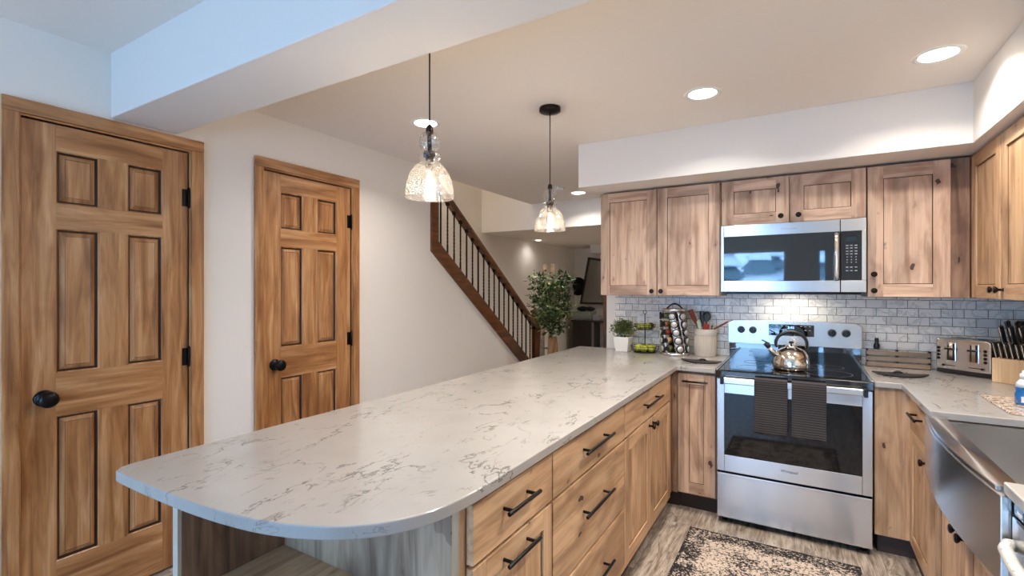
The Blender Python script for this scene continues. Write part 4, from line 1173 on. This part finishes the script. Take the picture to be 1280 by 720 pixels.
# ------------------------------------------------------------------ knife block
KB = (.953, 3.353, .914); kr = R(-40)
t = thing('knife_block', 'light maple knife block beside the toaster', 'knife block', KB, world=False, rz=kr)
m = MB()
m.prism_x([(-.0, 0), (.13, 0), (.13, .12), (.12, .20), (.05, .175), (.05, .125), (0, .125)], -.14, .10)
m.build('block_body', maple, t, bevel=.003)
Mk = Matrix.Translation(KB) @ Matrix.Rotation(kr, 4, 'Z')
silver = plain('steel_bolster', (.8, .78, .75, 1), .15, 1)
ordn = ['first', 'second', 'third', 'fourth', 'fifth', 'sixth', 'seventh', 'eighth', 'ninth', 'tenth']
def knife(x, y, z, L_, tilt, label, grp, r_=.008):
    p = Mk @ Vector((x, y, z))
    k = thing('kitchen_knife', label, 'knife', tuple(p), grp, world=False, rz=kr)
    k.rotation_euler = (R(tilt), 0, kr)
    m = MB(); m.hexa([(-.0075, -r_*1.1, .004), (.0075, -r_*1.1, .004), (.0075, r_*1.1, .004), (-.0075, r_*1.1, .004)], [(-.008, -r_*1.2, L_), (.008, -r_*1.2, L_), (.008, r_*1.2, L_), (-.008, r_*1.2, L_)])
    m.build('knife_handle', black_plastic, k, bevel=.003)
    m = MB(); m.box(-.0022, .0022, -r_*1.45, r_*1.45, .002, L_+.002); m.build('tang', silver, k)
    m = MB(); m.box(-.001, .001, -.008, .008, -.035, .006); m.build('blade', silver, k)
for i in range(10):
    knife(-.128+.0225*i, .025, .125, .085, 22, f'steak knife in the low front row of the block, {ordn[i]} from the toaster', 'steak knives in the block', .007)
for i in range(5):
    knife(-.115+.040*i, .065, .182, .115, 22, f'long-handled knife in the middle row of the block, {ordn[i]} from the toaster', 'middle row knives in the block', .010)
for i in range(5):
    knife(-.105+.040*i, .105, .198, .125, 22, f'long-handled knife in the rear row of the block, {ordn[i]} from the toaster', 'rear row knives in the block', .010)

# ------------------------------------------------------------------ granite board, soap, coffee canister
m = MB(); m.box(.685, 1.00, 2.575, 2.94, .9145, .924)
tag(m.build('cutting_board', granite(), bevel=.003), 'speckled granite cutting board on the right counter', 'cutting board')
t = thing('soap_bottle', 'clear bottle of bright blue dish soap on the granite board', 'soap bottle', (.778, 2.75, .924))
c = (.782, 2.775, .9245)
m = MB(); m.lathe([(.027, 0), (.031, .004), (.031, .040), (.027, .052), (.029, .066), (.029, .072)], c, 28); m.build('blue_soap', plain('blue_soap', srgb(0, 92, 160), .12, coat=1), t)
m = MB(); m.lathe([(.0292, .072), (.027, .088), (.018, .100), (.014, .104)], c, 28); m.build('bottle_shoulder', plain('clear_plastic', srgb(206, 214, 220), .12, coat=1), t)
m = MB(); m.lathe([(.016, .103), (.016, .124), (.010, .128), (.008, .138), (.004, .139)], c, 24); m.build('cap', plain('pale_cap', srgb(206, 206, 208), .35), t)
m = MB(); m.box(c[0]-.02, c[0]+.02, c[1]-.0318, c[1]-.0300, c[2]+.012, c[2]+.036); m.build('bottle_label', plain('white_label', srgb(226, 232, 236), .4), t)
t = thing('coffee_maker', 'black coffee maker behind the knife block in the corner', 'coffee maker', (1.03, 3.62, .914))
m = MB(); m.box(.985, 1.105, 3.52, 3.76, .9145, .95); m.build('warming_base', black_plastic, t, bevel=.006)
m = MB(); m.box(1.02, 1.105, 3.66, 3.76, .95, 1.22); m.build('water_tower', black_plastic, t, bevel=.008)
m = MB(); m.lathe([(.056, 0), (.058, .06), (.052, .075), (.02, .08)], (1.045, 3.60, 1.145), 28); m.build('filter_housing', black_plastic, t)
m = MB(); m.lathe([(.046, 0), (.054, .04), (.050, .10), (.038, .125), (.042, .135)], (1.045, 3.59, .951), 28); m.build('carafe', black_glass, t)

# ------------------------------------------------------------------ rug
m = MB(); m.box(-.560, .252, 1.22, 2.976, .0005, .008)
tag(m.build('kitchen_rug', rug_mat(), bevel=.002), 'black and cream distressed rug on the plank floor before the range', 'rug')

# ------------------------------------------------------------------ pendants
def pendant(x, y, label):
    t = thing('pendant_lamp', label, 'pendant lamp', (x, y, CE), 'glass pendants over the peninsula')
    zb = 1.722
    m = MB(); m.lathe([(.058, -.001), (.060, -.004), (.060, -.022), (.055, -.026), (.008, -.030)], (x, y, CE), 36); m.build('canopy', bronze, t)
    m = MB(); m.tube([(x, y, CE-.028), (x, y, zb+.255)], .0028, 8); m.build('cord', black_metal, t)
    m = MB(); m.lathe([(.006, .262), (.012, .255), (.014, .235), (.012, .230)], (x, y, zb), 20); m.lathe([(.008, .232), (.008, .150)], (x, y, zb), 16); m.lathe([(.021, .166), (.022, .158), (.022, .148), (.015, .143), (.016, .115), (.014, .105)], (x, y, zb), 24)
    m.build('lamp_socket', bronze, t)
    prof = [(.012, .236), (.024, .232), (.031, .221), (.035, .206), (.036, .195), (.033, .180), (.026, .168), (.024, .163), (.033, .160), (.0395, .152), (.0395, .144), (.034, .137), (.030, .133), (.036, .126), (.054, .110), (.070, .088), (.081, .058), (.086, .028), (.087, .006), (.0865, .0), (.0840, .0), (.0845, .006), (.0835, .028), (.0785, .057), (.0675, .086), (.0520, .107), (.034, .123)]
    m = MB(); m.lathe(prof, (x, y, zb), 48, cap0=False, cap1=False); m.build('glass_shade', glass_seed, t)
    m = MB(); m.lathe([(.0005, .020), (.010, .022), (.020, .036), (.0225, .055), (.018, .078), (.012, .095), (.0115, .106)], (x, y, zb), 24, cap0=False, cap1=False); bl = m.build('bulb', clear_glass('bulb_glass', (1, .97, .92, 1), .6), t)
    m = MB()
    for k in range(4):
        a = k*math.pi/2
        m.tube([(x+.003*math.cos(a), y+.004*math.sin(a), zb+.098), (x+.007*math.cos(a), y+.007*math.sin(a), zb+.036)], .0011, 5)
    sub(m, 'filament', filament, bl)
    lamp('pendant_glow', 'POINT', (x, y, zb+.035), 3.6, (1, .84, .66), .018)
pendant(-1.146, 1.346, 'clear seeded-glass pendant lamp nearer the rounded counter end')
pendant(-1.215, 2.455, 'clear seeded-glass pendant lamp farther along the peninsula')

# ------------------------------------------------------------------ recessed downlights
def downlight(x, y, z, label, power=CAN, r_=.075):
    t = thing('recessed_downlight', label, 'ceiling light', (x, y, z), 'recessed downlights')
    m = MB(); m.lathe([(r_+.018, -.0008), (r_+.016, -.004), (r_, -.005), (r_-.008, -.001)], (x, y, z), 40, cap0=False, cap1=False); m.build('trim_ring', white, t)
    m = MB(); m.lathe([(r_-.006, -.0008), (r_-.008, -.0028), (.002, -.003)], (x, y, z), 40); m.build('lens', emis, t)
    lamp('downlight_glow', 'AREA', (x, y, z-.012), power, (1, .945, .88), r_*1.6, spread=140)
downlight(-1.987, 2.296, CE, 'lit recessed ceiling light behind the nearer pendant cord')
downlight(-.445, 2.685, CE, 'lit recessed ceiling light left of the two over the kitchen aisle')
downlight(.508, 2.759, CE, 'lit recessed ceiling light by the right soffit')
downlight(-2.043, 4.808, CE, 'lit recessed ceiling light near the left end of the soffit')
downlight(-3.36, 6.4, LC, 'small ceiling light on the low ceiling past the stair header', .5, .05)
for x, y in ((-.445, 1.6), (.35, 1.5)): downlight(x, y, CE, 'added unseen ceiling light brightening the aisle and the tiles', CAN*2.1)  # two added fill lights, no known fixtures, for the aisle and tiles
downlight(-1.4, 7.0, LC, 'added unseen ceiling light brightening the far hall', CAN*.9)  # added out of sight so the hall is not dark
downlight(-3.18, 3.0, 3.6, 'added unseen ceiling light brightening the stairwell from above', CAN*2.6)  # invented source that lights the stairwell walls
m = MB(); m.lathe([(.055, 0), (.060, -.004), (.058, -.022), (.045, -.030), (.002, -.031)], (-2.11, 4.434, CE), 28)
o = tag(m.build('smoke_detector', white), 'flat white smoke detector on the ceiling behind the far pendant', 'smoke detector')
m = MB()
for k in range(14):
    a = k*2*math.pi/14; m.box(-2.11+.0595*math.cos(a)-.004, -2.11+.0595*math.cos(a)+.004, 4.434+.0595*math.sin(a)-.004, 4.434+.0595*math.sin(a)+.004, CE-.016, CE-.010)
sub(m, 'vent_slots', black_plastic, o)

# ------------------------------------------------------------------ hall beyond: ladder, ficus, console, mirror
t = thing('leaning_ladder', 'rustic wooden ladder standing behind the leafy tree', 'ladder', (-2.53, 5.08, 0))
for x0 in (-2.615, -2.515):
    m = MB(); m.hexa([(x0-.03, 5.02, 0), (x0+.01, 5.02, 0), (x0+.01, 5.05, 0), (x0-.03, 5.05, 0)], [(x0, 5.10, 1.68), (x0+.045, 5.10, 1.68), (x0+.045, 5.13, 1.68), (x0, 5.13, 1.68)])
    m.build('ladder_rail', rack_wood, t, bevel=.003)
for z in (.35, .7, 1.05, 1.4):
    m = MB(); y = 5.035+.08*z/1.68; m.tube([(-2.62+.02, y, z), (-2.49, y, z)], .012, 8); m.build('rung', rack_wood, t)
t = thing('ficus_tree', 'leafy artificial ficus tree with tan trunk beside the newel post', 'plant', (-2.32, 4.75, 0))
m = MB(); m.lathe([(.13, 0), (.16, .05), (.17, .25), (.15, .32), (.135, .32), (.13, .28)], (-2.33, 4.75, .0005), 28); m.build('woven_pot', plain('woven_basket', srgb(150, 118, 84), .8, bump=.8, bscale=60), t)
m = MB()
tan = plain('tan_bark', srgb(176, 132, 92), .7, bump=.6, bscale=40)
for k in range(3):
    m.tube([(-2.315+.028*math.cos(z*9+k*2.1), 4.75+.028*math.sin(z*9+k*2.1), z) for z in [.27+i*.05 for i in range(13)]], .026, 10)
m.build('braided_trunk', tan, t)
m = MB()
brs = []
for k in range(16):
    a = random.uniform(0, 6.28); r_ = random.uniform(.06, .22); z = random.uniform(1.0, 1.55)
    p0 = Vector((-2.33, 4.75, .85)); p1 = Vector((-2.36+r_*math.cos(a)*1.1, 4.75+r_*math.sin(a), z))
    m.tube([p0, p0.lerp(p1, .5)+Vector((0, 0, .06)), p1], .005, 6); brs.append(p1)
m.build('branches', rack_wood, t)
m = MB(); cs = [(p.x, p.y, p.z, .10) for p in brs]
cs += [(-2.36+.19*math.cos(a), 4.75+.15*math.sin(a), 1.16, .10) for a in [-1.4+i*.6 for i in range(7)]] + [(-2.38, 4.75, 1.50, .09), (-2.40, 4.75, 1.42, .10), (-2.22, 4.75, 1.40, .09), (-2.28, 4.72, .98, .11), (-2.32, 4.75, 1.02, .11), (-2.20, 4.72, 1.00, .09), (-2.53, 4.75, 1.26, .08), (-2.18, 4.75, 1.25, .08)]
leaves(m, cs, 800, .074, 1, .46, 0); leaves(m, cs, 420, .07, 1, .46, 1); m.build('foliage', [leaf_dark, leaf_mat('ficus_leaf_light', srgb(120, 146, 80), srgb(170, 188, 130))], t)

darkwood = plain('espresso_wood', srgb(34, 24, 22), .35)
t = thing('console_table', 'dark brown console cabinet against the far hall wall', 'console', (-2.9, 7.9, 0))
m = MB(); m.box(-3.42, -2.35, 7.72, 8.14, .82, .85); m.build('console_top', darkwood, t, bevel=.004)
m = MB(); m.box(-3.40, -3.05, 7.75, 8.14, .05, .82); m.build('cupboard', darkwood, t, bevel=.003)
m = MB(); m.box(-3.05, -3.02, 7.74, 7.78, 0, .82); m.box(-2.40, -2.37, 7.74, 7.78, 0, .82); m.box(-3.05, -2.37, 7.75, 8.14, .30, .33); m.build('open_bay', plain('grey_leg', srgb(120, 114, 108), .4), t)
t = thing('leaning_mirror', 'tilted dark-framed mirror leaning on the far hall wall', 'mirror', (-3.1, 8.02, 1.1))
def q4(e, y): # slanted outline, inset e
    return [(-3.40+e, y, 1.115+e), (-2.78-e, y, 1.115+e), (-2.66-e, y, 1.85-e), (-3.245+e, y, 1.945-e*1.2)]
m = MB(); m.rings([q4(0, 8.10), q4(0, 8.06), q4(.035, 8.06), q4(.035, 8.10)], smooth=False, closed=True); m.build('mirror_frame', darkwood, t)
m = MB(); m.hexa(q4(.033, 8.075), q4(.033, 8.095)); m.build('mirror_glass', plain('mirror_silver', (.24, .245, .24, 1), .1, 1), t)
m = MB(); m.lathe([(.001, 0), (.16, -.005), (.165, -.012), (.08, -.02), (.07, -.09), (.04, -.105), (.002, -.107)], (-3.47, 8.155, 1.43), 28, axis='y')
tag(m.build('hanging_hat', plain('black_felt', srgb(20, 18, 18), .9)), 'black wide-brimmed hat on the far wall left of the mirror', 'hat')
m = MB(); m.sphere((-3.28, 7.9, 1.04), .10, 20, 10, 0, .42); m.sphere((-3.14, 7.9, 1.04), .09, 20, 10, 0, .42)
m2 = m.build('folded_scarf', plain('black_cloth', srgb(24, 22, 24), .9)); tag(m2, 'rolled black cloth lying on top of the pale storage basket', 'cloth')
m = MB(); m.rings([[(-3.40, 7.80, .851), (-3.10, 7.80, .851), (-3.10, 8.02, .851), (-3.40, 8.02, .851)], [(-3.42, 7.78, .985), (-3.08, 7.78, .985), (-3.08, 8.04, .985), (-3.42, 8.04, .985)]], smooth=False)
o = tag(m.build('storage_basket', plain('pale_wicker', srgb(150, 160, 156), .8, bump=1, bscale=50), bevel=.01), 'pale grey-green storage basket on the console', 'basket')
m = MB(); m.tube([(-3.42, 7.78, .985), (-3.08, 7.78, .985), (-3.08, 8.04, .985), (-3.42, 8.04, .985)], .008, 8, closed=True); sub(m, 'basket_rim', o.data.materials[0], o)
m = MB(); m.box(-3.05, -2.95, 7.80, 7.90, .851, .945)
tag(m.build('small_box', plain('grey_box', srgb(170, 174, 182), .5), bevel=.006), 'small light grey box at the right of the console', 'box')
m = MB(); m.lathe([(.04, 0), (.055, .05), (.045, .11), (.025, .14), (.03, .16)], (-2.83, 7.9, .851), 24)
o = tag(m.build('vase', plain('brown_vase', srgb(110, 80, 60), .3)), 'small brown vase with dry stems on the console', 'vase')
m = MB()
for k in range(14):
    a = random.uniform(0, 6.28); m.tube([(-2.83, 7.9, .95), (-2.83+.07*math.cos(a), 7.9+.05*math.sin(a), 1.05+.06*random.random())], .002, 5)
sub(m, 'dry_stems', plain('dry_stems', srgb(190, 160, 110), .8), o)

for o in bpy.data.objects:
    if '_w' in o: del o['_w']
